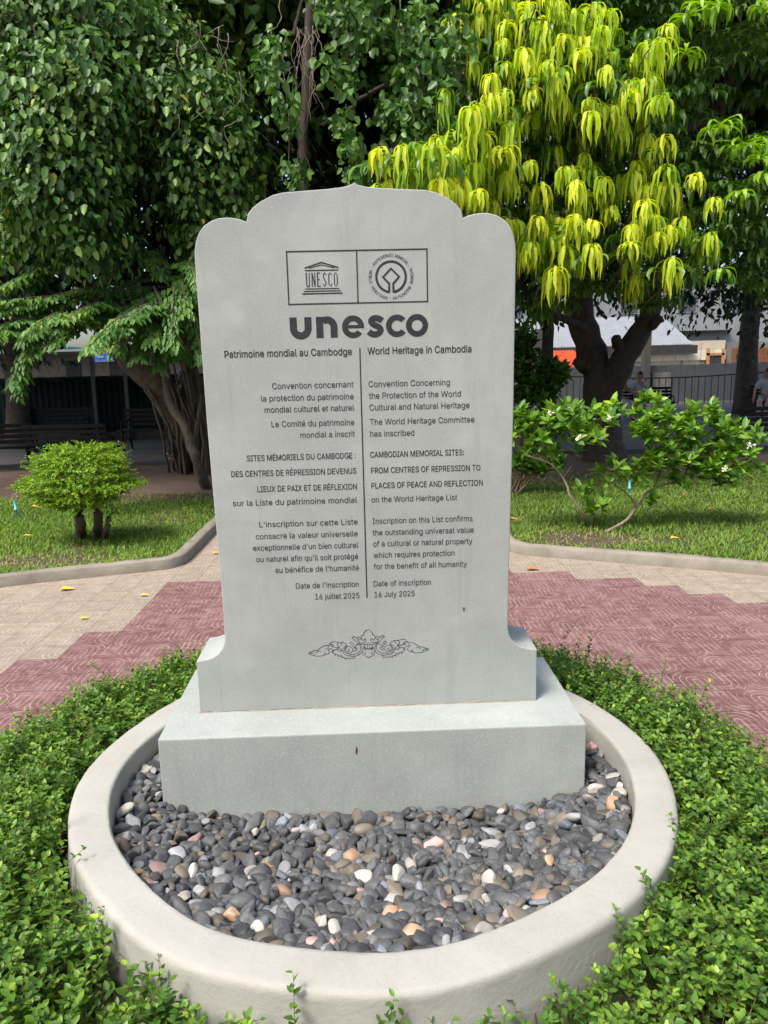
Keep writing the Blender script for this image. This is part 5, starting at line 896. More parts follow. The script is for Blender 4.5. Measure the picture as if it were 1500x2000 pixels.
def gardenia():
    base = gp(1165, 1035, .08); t = thing('gardenia_shrub', 'spreading gardenia shrub with white flowers and arching bare stems on the right lawn', 'shrub', base); off = lambda p: np.asarray(p)-base; Y = base[1]
    st = [([(1143, 1027), (1140, 1008), (1115, 970), (1100, 935), (1075, 905), (1030, 890)], .016), ([(1100, 935), (1120, 905), (1130, 890)], .009), ([(1181, 1040), (1225, 1015), (1243, 990), (1275, 955), (1330, 940), (1370, 925)], .018), ([(1243, 990), (1225, 965), (1190, 940)], .010), ([(1275, 955), (1290, 920), (1300, 870), (1290, 820)], .011), ([(1330, 940), (1350, 900), (1370, 860)], .011), ([(1243, 985), (1265, 970)], .007), ([(1075, 905), (1050, 870), (1040, 840)], .010), ([(1300, 870), (1250, 850), (1220, 835)], .009), ([(1370, 925), (1430, 910), (1470, 890)], .010), ([(1158, 1032), (1160, 1000), (1155, 985)], .008)]
    for pts, r in st:
        p = [off(at(x, y, Y+(i*.03)*math.sin(i+x))) for i, (x, y) in enumerate(pts)]
        if pts[0][1] > 1020: p[0] = off(gp(pts[0][0], pts[0][1], .075))
        V, F = limb(p, r, r*.6, 18, 8, .003); np_mesh('stem', V, F, BARK2 if r < .014 else plain('grey_stem', (.28, .23, .17), (.17, .13, .10), 20, .85), t, smooth=True)
    blobs = [(1050, 830, 75, 45), (1110, 820, 60, 40), (1020, 850, 40, 30), (1080, 870, 75, 35), (1150, 850, 30, 22), (1190, 815, 40, 28), (1270, 800, 45, 22), (1290, 840, 60, 45), (1250, 830, 40, 30), (1300, 890, 70, 45), (1340, 830, 25, 40), (1250, 930, 40, 25), (1195, 925, 32, 26), (1370, 815, 30, 30), (1410, 830, 32, 45), (1420, 880, 65, 45), (1380, 900, 50, 40), (1460, 860, 25, 22), (1480, 915, 24, 14), (1400, 930, 60, 28), (1430, 945, 30, 15), (1360, 850, 20, 30), (1140, 960, 22, 20), (1180, 985, 26, 14), (1270, 985, 10, 10), (1158, 1000, 12, 8), (1320, 945, 20, 12)]
    k = (Y-CAM[1])/FPX; C = []
    for x, y, rx, ry in blobs:
        m = max(3, int(rx*ry/100)); q = rdir(m)*np.cbrt(rng.random(m))[:, None]; C.append(off(at(x, y, Y))+q*np.array([rx*k*.88, .26*min(1, rx/40), ry*k*.88]))
    C = np.concatenate(C); V, F, n = whorls(C, 7, .118, .48, np.array([0, -.25, 1.0])); low = np.repeat((rng.random(len(C)) < .16)*.4, 7)
    np_mesh('foliage', V, F, GARD, t, tint=np.repeat(np.clip(rng.beta(2, 2.4, n)*.8+low*rng.random(n), 0, 1), 2))
    for x, y in ((1071, 809), (1129, 860), (1413, 919), (1190, 820), (1462, 874)):
        c = off(at(x, y, Y-.32)); V, F, n = whorls(np.array([c, c+np.array([0, 0, .004])]), 6, .026, .62, np.array([0, -.7, .8])); np_mesh('flower', V, F, PETAL, t)
gardenia()
def bush(name, px_list, Y, n, leaf, lw, mat, label, tl, th):
    base = np.array([at(px_list[0][0], 860, Y)[0], Y, .07]); t = thing(name, label, 'shrub', base); off = lambda p: np.asarray(p)-base
    C = []
    for x, y, rx, ry in px_list:
        k = (Y-CAM[1])/FPX; m = n//len(px_list); q = rdir(m)*np.cbrt(rng.random(m))[:, None]; C.append(off(at(x, y, Y))+q*np.array([rx*k, rx*k*.6, ry*k]))
    C = np.concatenate(C); V, F, nn = whorls(C, 7, leaf, lw, np.array([0, -.3, 1.0])); np_mesh('foliage', V, F, mat, t, tint=np.repeat(np.clip(tl+(th-tl)*rng.random(nn), 0, 1), 2))
    V, F = merge([limb([(rng.normal(0, .05), rng.normal(0, .05), 0), C[i]*.5+np.array([0, 0, .1]), C[i]], .014, .006, 8, 5, .01) for i in rng.integers(0, len(C), 12)]); np_mesh('stem', V, F, STEM, t)
bush('dark_shrub', [(1015, 730, 40, 60), (1050, 745, 45, 50), (1085, 735, 25, 25), (1020, 680, 25, 40), (1040, 780, 45, 30)], 9.8, 260, .16, .45, FICUS, 'tall dark leafy shrub beside the memorial in front of the grey fence', .1, .55)
bush('dark_shrub', [(1010, 905, 30, 25), (1045, 915, 30, 18), (1080, 905, 20, 14)], 7.4, 70, .11, .5, GARD, 'low dark shrub under the gardenia next to the memorial', 0, .35)

# ------------------------------------------------------------------ benches
def bench_proto():
    t = thing('park_bench', 'x', 'bench', (0, 0, 0), 0, 'black iron park benches')
    bm = boxes(*[((0, -.22+k*.105, .45), (1.5, .085, .03)) for k in range(5)]); bm_obj('seat', bm, IRON, t, bevel=.006)
    bm = boxes(*[((0, .28+k*.018, .56+k*.10), (1.5, .025, .07)) for k in range(4)]); bm_obj('backrest', bm, IRON, t, bevel=.006)
    for sx in (-.62, .62):
        parts = []
        parts.append(limb([(sx, -.24, .0), (sx, -.20, .14), (sx, -.26, .30), (sx, -.22, .43)], .024, .022, 12, 8)); parts.append(limb([(sx, .32, .0), (sx, .24, .18), (sx, .22, .42), (sx, .27, .60), (sx, .34, .88)], .024, .018, 16, 8))
        parts.append(limb([(sx, -.24, .43), (sx, -.27, .56), (sx, -.18, .64), (sx, .05, .63), (sx, .30, .66)], .018, .018, 14, 8)); parts.append(limb([(sx, -.23, .05), (sx, -.05, .26), (sx, .12, .26), (sx, .30, .05)], .014, .014, 12, 6))
        parts.append(limb([(sx, -.22, .42), (sx, .23, .42)], .02, .02, 4, 6)); V, F = merge(parts); np_mesh('side_frame', V, F, IRON, t, smooth=True)
    return t
B0 = bench_proto(); first = [True]
def put_bench(x, y, rz, label, z=.03):
    o = B0 if first[0] else copy_tree(B0); first[0] = False; o.location = (float(x), float(y), z); o.rotation_euler = (0, 0, rz); o['label'] = label; return o
p = at(112, 820, 15.4); put_bench(p[0], 15.4, 0.03, 'black slatted bench against the dark green fence at the far left', .11)
p = at(300, 830, 14.2); put_bench(p[0], 14.2, -.05, 'black slatted bench in front of the fence beside the leaning fig trunk', .11)
p = gp(20, 925); put_bench(p[0]-.35, p[1]+.1, R(200), 'nearest black bench at the left edge with curved iron legs', .03)
p = at(145, 870, 11.2); put_bench(p[0], 11.2, R(176), 'dark bench seen from behind above the topiary shrub', .03)
BM = at(1262, 800, 20.2); put_bench(BM[0]+.1, 20.2, 0.0, 'black bench where the couple sits behind the mango trunk', .11)
BW = at(1490, 800, 19.6); put_bench(BW[0]+.5, 19.6, 0.0, 'black bench at the far right under the person in the white shawl', .11)
p = gp(1460, 890); put_bench(p[0]+.35, p[1], R(183), 'empty dark bench near the right edge in front of the second mango trunk', .03)

# ------------------------------------------------------------------ people
def skin_mesh(name, pts, edges, rad, mat, parent, sub=2):
    me = bpy.data.meshes.new(name); me.from_pydata([tuple(map(float, p)) for p in pts], edges, []); o = bpy.data.objects.new(name, me); COL.objects.link(o)
    md = o.modifiers.new('skin', 'SKIN'); sk = me.skin_vertices[0] if me.skin_vertices else None
    if sk is None:
        bm = bmesh.new(); bm.from_mesh(me); bm.verts.layers.skin.verify(); bm.to_mesh(me); bm.free(); sk = me.skin_vertices[0]
    for i, r in enumerate(rad): sk.data[i].radius = (r, r) if not isinstance(r, tuple) else r
    sk.data[0].use_root = True; md.use_smooth_shade = True
    s = o.modifiers.new('sub', 'SUBSURF'); s.levels = sub; s.render_levels = sub
    dg = bpy.context.evaluated_depsgraph_get(); m2 = bpy.data.meshes.new_from_object(o.evaluated_get(dg), depsgraph=dg); bpy.data.objects.remove(o)
    m2.materials.clear(); m2.materials.append(mat); m2.name = name
    return link(bpy.data.objects.new(name, m2), parent)
def ell(bm, c, r, seg=14):
    bmesh.ops.create_uvsphere(bm, u_segments=seg, v_segments=seg*2//3, radius=1.0, matrix=Matrix.Translation(Vector([float(v) for v in c])) @ Matrix.Diagonal((r[0], r[1], r[2], 1)))
def hand(P, idx_wrist, dirv, pts, edges, rad, side):
    d = Vector(dirv).normalized(); s = d.cross(Vector((0, 0, 1))).normalized() if abs(d.z) < .9 else Vector((1, 0, 0)); pal = Vector(pts[idx_wrist])+d*.06; pts.append(tuple(pal)); edges.append((idx_wrist, len(pts)-1)); rad.append((.034, .018)); pi = len(pts)-1
    for k in range(4):
        a = pal+s*(k-1.5)*.019+d*.035; b = a+d*(.038-.004*abs(k-1.3))+Vector((0, 0, -.018)); pts += [tuple(a), tuple(b)]; rad += [.009, .007]; edges += [(pi, len(pts)-2), (len(pts)-2, len(pts)-1)]
    a = Vector(pts[idx_wrist])+d*.035+s*side*.036; b = a+d*.03+s*side*.012; pts += [tuple(a), tuple(b)]; rad += [.010, .008]; edges += [(idx_wrist, len(pts)-2), (len(pts)-2, len(pts)-1)]
def seated(label, loc, rz, shirt, legs, leg_len, legm, head_yaw=0, hair_long=False, arms=None, shoe=None, knees=None, feet=None, mark=False):
    t = thing('person', label, 'person', loc, rz)
    # local frame: faces -y, seat height .47
    pts = [(0, .05, .54), (0, .06, .72), (0, .05, .92), (0, .03, 1.06), (0, .01, 1.13), (0, -.01, 1.20), (0, -.03, 1.27), (0, -.02, 1.35)]
    rad = [(.15, .11), (.14, .10), (.165, .10), (.12, .075), (.055, .055), (.062, .07), (.076, .092), (.062, .078)]; edges = [(i, i+1) for i in range(7)]
    arms = arms or {-1: [(-.27, -.02, .80), (-.10, -.24, .72)], 1: [(.27, -.02, .80), (.08, -.24, .70)]}
    knees = knees or {-1: (-.11, -.40, .50), 1: (.12, -.40, .50)}; feet = feet or {-1: (-.12, -.46, .07), 1: (.13, -.46, .07)}
    sl, pl = {}, {}
    for s in (-1, 1):
        i = len(pts); pts.append((s*.175, .04, 1.02)); rad.append(.062); edges.append((3, i)); e, w_ = arms[s]; pts += [e, w_]; rad += [.045, .030]; edges += [(i, i+1), (i+1, i+2)]; sl[s] = (pts[i], e)
        dv = Vector(w_)-Vector(e); hand(None, i+2, dv, pts, edges, rad, -s)
        i = len(pts); pts.append((s*.09, -.02, .53)); rad.append(.09); edges.append((0, i)); pts += [knees[s], feet[s]]; rad += [.062, .042]; edges += [(i, i+1), (i+1, i+2)]; pts.append((feet[s][0]+s*.01, feet[s][1]-.14, .045)); rad.append((.042, .028)); edges.append((i+2, len(pts)-1)); pl[s] = ((s*.09, -.02, .53), knees[s], feet[s])
    skin_mesh('body', pts, edges, rad, SKIN, t)
    hy = Matrix.Rotation(head_yaw, 4, 'Z')
    def hp(x, y, z): v = hy @ Vector((x, y, 0)); return (v.x, v.y-.028, z)
    bm = bmesh.new(); ell(bm, hp(0, .02, 1.325), (.083, .100, .085)); ell(bm, hp(0, .055, 1.27), (.078, .062, .085))
    if hair_long: ell(bm, hp(0, .085, 1.21), (.085, .05, .13))
    bm_obj('hair', bm, HAIR, t, smooth=True)
    bm = bmesh.new(); ell(bm, hp(-.03, -.088, 1.285), (.011, .007, .006), 8); ell(bm, hp(.03, -.088, 1.285), (.011, .007, .006), 8); ell(bm, hp(0, -.088, 1.225), (.022, .007, .006), 8); bm_obj('face_features', bm, plain('dark_feature', (.05, .03, .025), (.06, .03, .03), 20, .5), t, smooth=True)
    bm = bmesh.new(); ell(bm, hp(0, -.095, 1.255), (.013, .018, .022), 8); ell(bm, hp(-.08, .0, 1.265), (.012, .018, .028), 8); ell(bm, hp(.08, .0, 1.265), (.012, .018, .028), 8); bm_obj('nose_and_ears', bm, SKIN, t, smooth=True)
    sp = [(0, .05, .50), (0, .06, .72), (0, .05, .92), (0, .03, 1.065), (0, .012, 1.10)]; sr = [(.172, .132), (.158, .118), (.18, .115), (.13, .085), (.066, .066)]; se = [(0, 1), (1, 2), (2, 3), (3, 4)]
    for s in (-1, 1):
        a, e = sl[s]; i = len(sp); m = tuple(a[q]+(e[q]-a[q])*.75 for q in range(3)); sp += [a, m]; sr += [.078, .066]; se += [(3, i), (i, i+1)]
    skin_mesh('shirt', sp, se, sr, shirt, t)
    lp = [(0, .05, .54)]; lr = [(.17, .125)]; le = []
    for s in (-1, 1):
        h, k, f = pl[s]; i = len(lp)
        if leg_len > .5: m = tuple(k[q]+(f[q]-k[q])*(leg_len-.5)*2*.92 for q in range(3)); lp += [h, k, m]; lr += [.105, .082, .075]; le += [(0, i), (i, i+1), (i+1, i+2)]
        else: m = tuple(h[q]+(k[q]-h[q])*.95 for q in range(3)); lp += [h, m]; lr += [.108, .085]; le += [(0, i), (i, i+1)]
    skin_mesh('trousers' if leg_len > .5 else 'shorts', lp, le, lr, legs, t)
    bm = bmesh.new()
    for s in (-1, 1): f = pl[s][2]; ell(bm, (f[0]+s*.006, f[1]-.07, .03), (.050, .125, .034), 10)
    bm_obj('shoes', bm, shoe or IRON, t, smooth=True)
    if mark: bm_obj('shirt_badge', boxes(((.075, -.073, .915), (.05, .012, .022))), plain('red_badge', (.45, .02, .02), (.35, .02, .02), 20, .6), t)
    return t
WHITE = plain('white_cloth', (.38, .40, .43), (.32, .34, .37), 9, .85); MINT = plain('mint_cloth', (.52, .62, .56), (.45, .55, .5), 9, .85); LINEN = plain('linen_cloth', (.40, .38, .35), (.33, .31, .29), 9, .9); BLACKC = plain('black_cloth', (.015, .016, .02), (.03, .03, .035), 9, .9); PINKC = plain('pale_pink_cloth', (.40, .31, .29), (.33, .26, .24), 9, .9)
pm = at(1246, 790, 20.05)
seated('person in white tee with red chest mark and black shorts on a bench', (pm[0], 20.0, .10), R(-12), WHITE, BLACKC, .4, None, R(-30), arms={-1: [(-.26, -.02, .80), (-.02, -.24, .76)], 1: [(.27, .0, .80), (.06, -.20, .72)]}, mark=True)
seated('person in mint top and white trousers half hidden by the forked trunk', (at(1207, 790, 20.05)[0], 20.0, .10), R(28), MINT, LINEN, 1.0, None, R(30), True, arms={-1: [(-.25, -.05, .80), (-.08, -.22, .66)], 1: [(.25, -.08, .84), (.06, -.18, 1.08)]}, feet={-1: (-.05, -.62, .07), 1: (.18, -.66, .07)})
w_ = seated('person wrapped in a white shawl with a pale pink skirt sitting at the right edge', (at(1492, 790, 19.5)[0], 19.4, .10), R(-35), WHITE, PINKC, 1.0, None, R(-20), True, arms={-1: [(-.30, -.02, .80), (-.30, -.16, .56)], 1: [(.25, -.05, .80), (.05, -.25, .66)]})
sk_ = [(0, .05, .60), (0, .04, .85), (0, .035, 1.0), (0, .02, 1.08)]; skin_mesh('shawl', sk_+[(-.2, .02, .98), (.2, .02, .98), (-.26, -.02, .80), (.26, -.02, .80)], [(0, 1), (1, 2), (2, 3), (2, 4), (2, 5), (4, 6), (5, 7)], [(.19, .14), (.19, .14), (.16, .11), (.09, .08), .1, .1, .09, .09], WHITE, w_)
def walker():
    g0 = gp(352, 905, .03); Yw = g0[1]+.25
    x0 = at(366, 860, Yw)[0]; t = thing('person', 'person in dark trousers walking behind the leaning fig trunk with only a leg showing', 'person', (x0, Yw, .03), R(90))
    # local: faces -y, so the group faces +x after rotation; rear leg trails towards the left of the trunk
    pts = [(0, 0, .95), (0, 0, 1.15), (0, .0, 1.35), (0, 0, 1.45), (0, -.01, 1.52), (0, -.03, 1.60), (0, -.02, 1.70)]; rad = [(.15, .11), (.13, .10), (.17, .10), (.10, .07), .052, (.072, .09), (.066, .082)]; edges = [(i, i+1) for i in range(6)]
    for s in (-1, 1):
        i = len(pts); pts += [(s*.18, 0, 1.40), (s*.22, s*.08, 1.15), (s*.22, s*.06-.08, .92)]; rad += [.055, .042, .03]; edges += [(3, i), (i, i+1), (i+1, i+2)]; hand(None, i+2, (0, -.1, -1), pts, edges, rad, -s)
        i = len(pts); yk, yf, zf = (-.16, -.20, .08) if s > 0 else (.06, .42, .12); pts += [(s*.09, 0, .90), (s*.10, yk, .50), (s*.10, yf, zf), (s*.10, yf-.15, .04 if s > 0 else .03)]; rad += [.09, .06, .04, (.04, .027)]; edges += [(0, i), (i, i+1), (i+1, i+2), (i+2, i+3)]
    skin_mesh('body', pts, edges, rad, SKIN, t)
    lp = [(0, 0, .95)]; lr = [(.165, .125)]; le = []
    for s in (-1, 1):
        i = len(lp); yk, yf, zf = (-.16, -.19, .13) if s > 0 else (.06, .38, .18); lp += [(s*.09, 0, .90), (s*.10, yk, .50), (s*.10, yf, zf)]; lr += [.105, .085, .08]; le += [(0, i), (i, i+1), (i+1, i+2)]
    skin_mesh('trousers', lp, le, lr, BLACKC, t)
    skin_mesh('shirt', [(0, 0, .92), (0, 0, 1.15), (0, 0, 1.35), (0, 0, 1.46), (-.18, 0, 1.4), (.18, 0, 1.4), (-.21, -.05, 1.22), (.21, .05, 1.22)], [(0, 1), (1, 2), (2, 3), (2, 4), (2, 5), (4, 6), (5, 7)], [(.165, .12), (.15, .115), (.18, .11), (.09, .07), .075, .075, .06, .06], BLACKC, t)
    bm = bmesh.new(); ell(bm, (0, .0, 1.69), (.083, .1, .085)); ell(bm, (0, .04, 1.63), (.078, .065, .085)); bm_obj('hair', bm, HAIR, t, smooth=True)
    bm = bmesh.new(); ell(bm, (0, -.12, 1.60), (.013, .018, .022), 8); ell(bm, (-.076, -.02, 1.61), (.012, .018, .028), 8); ell(bm, (.076, -.02, 1.61), (.012, .018, .028), 8); bm_obj('nose_and_ears', bm, SKIN, t, smooth=True)
    bm = bmesh.new(); ell(bm, (.1, -.27, .03), (.048, .12, .03), 10); ell(bm, (-.1, .33, .03), (.048, .12, .03), 10); bm_obj('sandals', bm, plain('brown_sandal', (.2, .11, .06), (.15, .08, .05), 20, .7), t, smooth=True)
walker()

# ------------------------------------------------------------------ fences
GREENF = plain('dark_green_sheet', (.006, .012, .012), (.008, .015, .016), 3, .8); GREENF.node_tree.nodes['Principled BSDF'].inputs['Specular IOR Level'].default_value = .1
def corrugated(name, x0, x1, y, z0, z1, mat, pitch, amp, parent):
    n = int((x1-x0)/pitch*4); xs = np.linspace(x0, x1, n); ys = np.where((np.arange(n)//2) % 2 == 0, y, y+amp)
    V = np.concatenate([np.stack([xs, ys, np.full(n, z)], 1) for z in (z0, z1)]+[np.stack([xs, ys+.012, np.full(n, z)], 1) for z in (z0, z1)]); F = []
    for i in range(n-1): F += [(i, i+1, n+i+1, n+i), (2*n+i+1, 2*n+i, 3*n+i, 3*n+i+1), (n+i, n+i+1, 3*n+i+1, 3*n+i)]
    return np_mesh(name, V, F, mat, parent)
FYL = 17.2
t = thing('sheet_fence', 'dark green corrugated metal fence behind the left benches', 'fence', (0, 0, 0))
xl, xr = at(-1900, 800, FYL)[0], at(930, 800, FYL)[0]; ztop = at(100, 740, FYL)[2]
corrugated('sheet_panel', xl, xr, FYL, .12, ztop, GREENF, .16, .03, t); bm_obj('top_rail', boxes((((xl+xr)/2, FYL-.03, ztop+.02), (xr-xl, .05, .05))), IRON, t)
bm_obj('base_wall', boxes((((xl+xr)/2, FYL-.1, .16), (xr-xl, .12, .3))), plain('dark_concrete', (.05, .05, .05), (.035, .035, .035), 4, .9), t)
for px in (187, 250, 20, 330, 560, 760, -300, -800):
    x = at(px, 780, FYL-.2)[0]; tag(bm_obj('fence_post', boxes(((x, FYL-.25, 1.2), (.09, .09, 2.2))), plain('grey_post', (.10, .10, .10), (.07, .07, .07), 6, .8), t))
SIGNB = plain('blue_panel', (.02, .12, .55), (.02, .10, .48), 4, .4)
FYR = 29.0
GREYF = plain('grey_sheet', (.055, .063, .070), (.075, .083, .09), 1.2, .6)
t = thing('sheet_fence', 'tall grey metal sheet fence behind the seated people', 'fence')
x0, x1 = at(600, 760, FYR)[0], at(3000, 760, FYR)[0]; zt = at(1300, 713, FYR)[2]; n = 84
bm = bmesh.new()
for i in range(n):
    a = x0+(x1-x0)*i/n; box(bm, (a+(x1-x0)/n/2, FYR, (.1+zt)/2+rng.normal(0, .01)), ((x1-x0)/n-.012, .04, zt-.1))
bm_obj('sheet_panel', bm, GREYF, t); bm_obj('weathered_panel', boxes((at(1291, 760, FYR-.1)+np.array([0, 0, -.15]), (.75, .06, 1.65))), plain('weathered_zinc', (.20, .19, .175), (.10, .095, .09), 5, .8), t)
for px in (1262, 1052, 1900, 2500):
    x = at(px, 700, FYR-.4)[0]; bm_obj('fence_post', boxes(((x, FYR-.4, 1.6), (.28, .28, 3.1))), plain('old_post', (.08, .075, .07), (.05, .048, .045), 6, .9), t)
def railing():
    Y = 26.5; t = thing('iron_railing', 'low black iron railing of looped bars before the grey sheet fence', 'railing', (0, 0, 0)); xa, xb = at(1080, 760, Y)[0], at(2200, 760, Y)[0]; z1 = at(1300, 737, Y)[2]; z0 = at(1300, 806, Y)[2]
    V, F = limb([(xa, Y, z1+.15), (xa*.8+xb*.2, Y, z1-.02), (xa*.5+xb*.5, Y, z1+.18), (xb, Y, z1+.18)], .025, .025, 60, 6); np_mesh('top_rail', V, F, IRON, t)
    V, F = limb([(xa, Y, z0+.02), (xb, Y, z0+.02)], .018, .018, 4, 6); np_mesh('bottom_rail', V, F, IRON, t)
    parts = []; n = 44
    for i in range(n):
        x = xa+(xb-xa)*(i+.3)/n; w2 = (xb-xa)/n*.25; zz = z0+.25
        pts = [(x-w2, Y, z1+.0), (x-w2, Y, zz), (x-w2*.6, Y, zz-.14), (x, Y, zz-.18), (x+w2*.6, Y, zz-.14), (x+w2, Y, zz), (x+w2, Y, z1+.0)]; parts.append(limb(pts, .014, .014, 26, 5)); parts.append(limb([(x, Y, zz-.18), (x, Y, z0)], .012, .012, 3, 5))
    V, F = merge(parts); np_mesh('bars', V, F, IRON, t)
railing()
def razor(name, px0, px1, Y, z, r, turns, label):
    xa, xb = at(px0, 700, Y)[0], at(px1, 700, Y)[0]; n = turns*14; a = np.linspace(0, turns*2*math.pi, n); x = np.linspace(xa, xb, n); P = np.stack([x+r*.9*np.cos(a)*.6, Y+r*.5*np.cos(a), z+r+r*np.sin(a)*(1+.3*np.sin(a*.37))], 1)+rng.normal(0, .02, (n, 3))
    V, F = tubes(P[None], np.full((1, n), .005), 4); tag(np_mesh(name, V, F, plain('rusty_wire', (.09, .075, .06), (.05, .04, .035), 6, .8)), label, 'wire')
razor('barbed_wire', 1020, 1750, 28.7, zt-.1, .42, 30, 'coiled barbed wire along the top of the grey sheet fence')
razor('barbed_wire', -300, 420, 17.1, ztop-.02, .22, 40, 'coiled barbed wire along the top of the dark green fence')

# ------------------------------------------------------------------ buildings and street side
ZINC = plain('white_zinc_roof', (.25, .26, .27), (.18, .19, .20), 2, .5)
def shop_row():
    Y = 40.0; P = lambda x, y, Yq=Y: at(x, y, Yq)
    t = thing('shop_row', 'low cream shop row with roller shutters under a white tin roof across the street', 'building', (0, 0, 0))
    xa, xb = P(640, 700)[0], P(1425, 700)[0]; zr = P(1300, 672)[2]
    bm_obj('wall', boxes((((xa+xb)/2, Y+2.6, zr/2+.2), (xb-xa, 4.0, zr-.1))), plain('cream_render', (.48, .42, .31), (.40, .35, .27), 1.2, .9), t)
    bm_obj('fascia', boxes((((xa+xb)/2, Y+.5, P(1300, 695)[2]), (xb-xa, .08, .55))), plain('cream_board', (.62, .58, .46), (.55, .5, .4), 1.5, .7), t)
    # eave and sloping sheet roof
    z0, z1 = P(1300, 674)[2], P(1300, 618, Y+5)[2]; n = 280; xs = np.linspace(xa-.5, xb-2.0, n); zz = .03*(np.arange(n) % 2); V = np.concatenate([np.stack([xs, np.full(n, Y+.1), z0+zz], 1), np.stack([xs, np.full(n, Y+5), z1+zz], 1), np.stack([xs, np.full(n, Y+.1), z0+zz-.03], 1), np.stack([xs, np.full(n, Y+5), z1+zz-.03], 1)])
    F = [(i, i+1, n+i+1, n+i) for i in range(n-1)]+[(2*n+i+1, 2*n+i, 3*n+i, 3*n+i+1) for i in range(n-1)]; np_mesh('roof', V, F, ZINC, t)
    bm_obj('eave_board', boxes((((xa+xb)/2-1, Y+.05, z0-.26), (xb-xa-1.6, .06, .46))), plain('dark_board', (.03, .028, .026), (.02, .02, .02), 4, .9), t)
    sh = plain('cream_shutter', (.42, .36, .25), (.36, .31, .22), 2, .6)
    for a, b in ((1130, 1190), (1195, 1240), (1275, 1335), (1340, 1372)):
        xa_, xb_ = P(a, 710)[0], P(b, 710)[0]; zt_ = P(1300, 702)[2]; bm_obj('roller_shutter', boxes(*[(((xa_+xb_)/2, Y+.53-.015*(k % 2), .1+zt_*(k+.5)/22), (xb_-xa_, .06, zt_/22*.92)) for k in range(22)]), sh, t)
    f = bm_obj('doorway', boxes((P(1403, 712)+np.array([0, .5, -.6]), (1.0, .2, 2.2))), plain('dark_opening', (.02, .02, .02), (.03, .03, .03), 4, .8), t)
    bm_obj('door_frame', boxes((P(1388, 705)+np.array([0, .38, -.5]), (.18, .06, 2.4)), (P(1418, 705)+np.array([0, .38, -.5]), (.18, .06, 2.4)), (P(1403, 695)+np.array([0, .38, 0.1]), (1.0, .06, .14))), plain('orange_wood', (.42, .22, .08), (.3, .16, .07), 4, .6), f)
    t2 = thing('shop_row', 'shop with wide rust brown shutters at the right edge across the street', 'building', (0, 0, 0))
    xa, xb = P(1426, 700)[0]+.05, P(2600, 700)[0]; zr = P(1450, 668)[2]; bm_obj('wall', boxes((((xa+xb)/2, Y+2.6, zr/2), (xb-xa, 4, zr))), plain('grey_render', (.17, .16, .15), (.12, .115, .11), 1.2, .9), t2)
    bm_obj('roller_shutter', boxes(*[(((xa+xb)/2, Y+.53-.015*(k % 2), .1+2.3*(k+.5)/20), (xb-xa-.6, .06, 2.3/20*.92)) for k in range(20)]), plain('rust_shutter', (.22, .085, .035), (.16, .06, .03), 2, .6), t2)
    # taller pale block behind
    t3 = thing('apartment_block', 'pale white apartment block rising behind the shop roofs', 'building', (0, 0, 0)); Y3 = 58
    xa, xb = at(500, 650, Y3)[0], at(2600, 650, Y3)[0]; bm_obj('wall', boxes((((xa+xb)/2, Y3+4, 4.4), (xb-xa, 8, 8.8))), plain('white_render', (.22, .23, .24), (.18, .19, .20), .8, .9), t3)
    wm_ = plain('dark_window', (.05, .06, .07), (.08, .09, .1), 3, .3)
    for k in range(19):
        x = xa+2+(xb-xa-4)*k/18; f = bm_obj('window', boxes(((x, Y3-.03, 6.2), (1.6, .1, 1.5))), ZINC, t3); bm_obj('pane', boxes(((x, Y3-.085, 6.2), (1.35, .06, 1.25))), wm_, f)
    for k in range(11): bm_obj('balcony', boxes(((xa+(xb-xa)*(k+.5)/11, Y3-.5, 4.1), (4.2, 1.0, .12)), ((xa+(xb-xa)*(k+.5)/11, Y3-.97, 4.6), (4.2, .05, .85))), ZINC, t3)
shop_row()
def awning():
    c = at(1092, 697, 37); t = thing('market_umbrella', 'bright orange canvas market awning seen beside the mango trunk', 'awning', (c[0], 37, 0)); OR = plain('orange_canvas', (.75, .13, .03), (.62, .10, .03), 2, .7)
    zt_ = c[2]+.2; bm = bmesh.new(); v = [bm.verts.new(p) for p in [(-1.5, -1, zt_-.8), (1.5, -1, zt_-.8), (1.5, 1, zt_-.8), (-1.5, 1, zt_-.8), (-.75, -.1, zt_+.12), (.75, -.1, zt_+.12), (-1.5, -1, zt_-1.15), (1.5, -1, zt_-1.15)]]
    for q in ((0, 1, 5, 4), (1, 2, 5), (2, 3, 4, 5), (3, 0, 4), (6, 7, 1, 0)): bm.faces.new([v[i] for i in q])
    bmesh.ops.solidify(bm, geom=bm.faces[:], thickness=.02); bm_obj('canopy', bm, OR, t)
    for sx in (-1.2, 1.2):
        for sy in (-.9, .9): bm_obj('pole', boxes(((sx, sy, (zt_-.78)/2), (.05, .05, zt_-.78))), IRON, t)
    bm_obj('trim', boxes(((1.0, -1.02, zt_-.62), (.5, .03, .25))), ZINC, t)
awning()
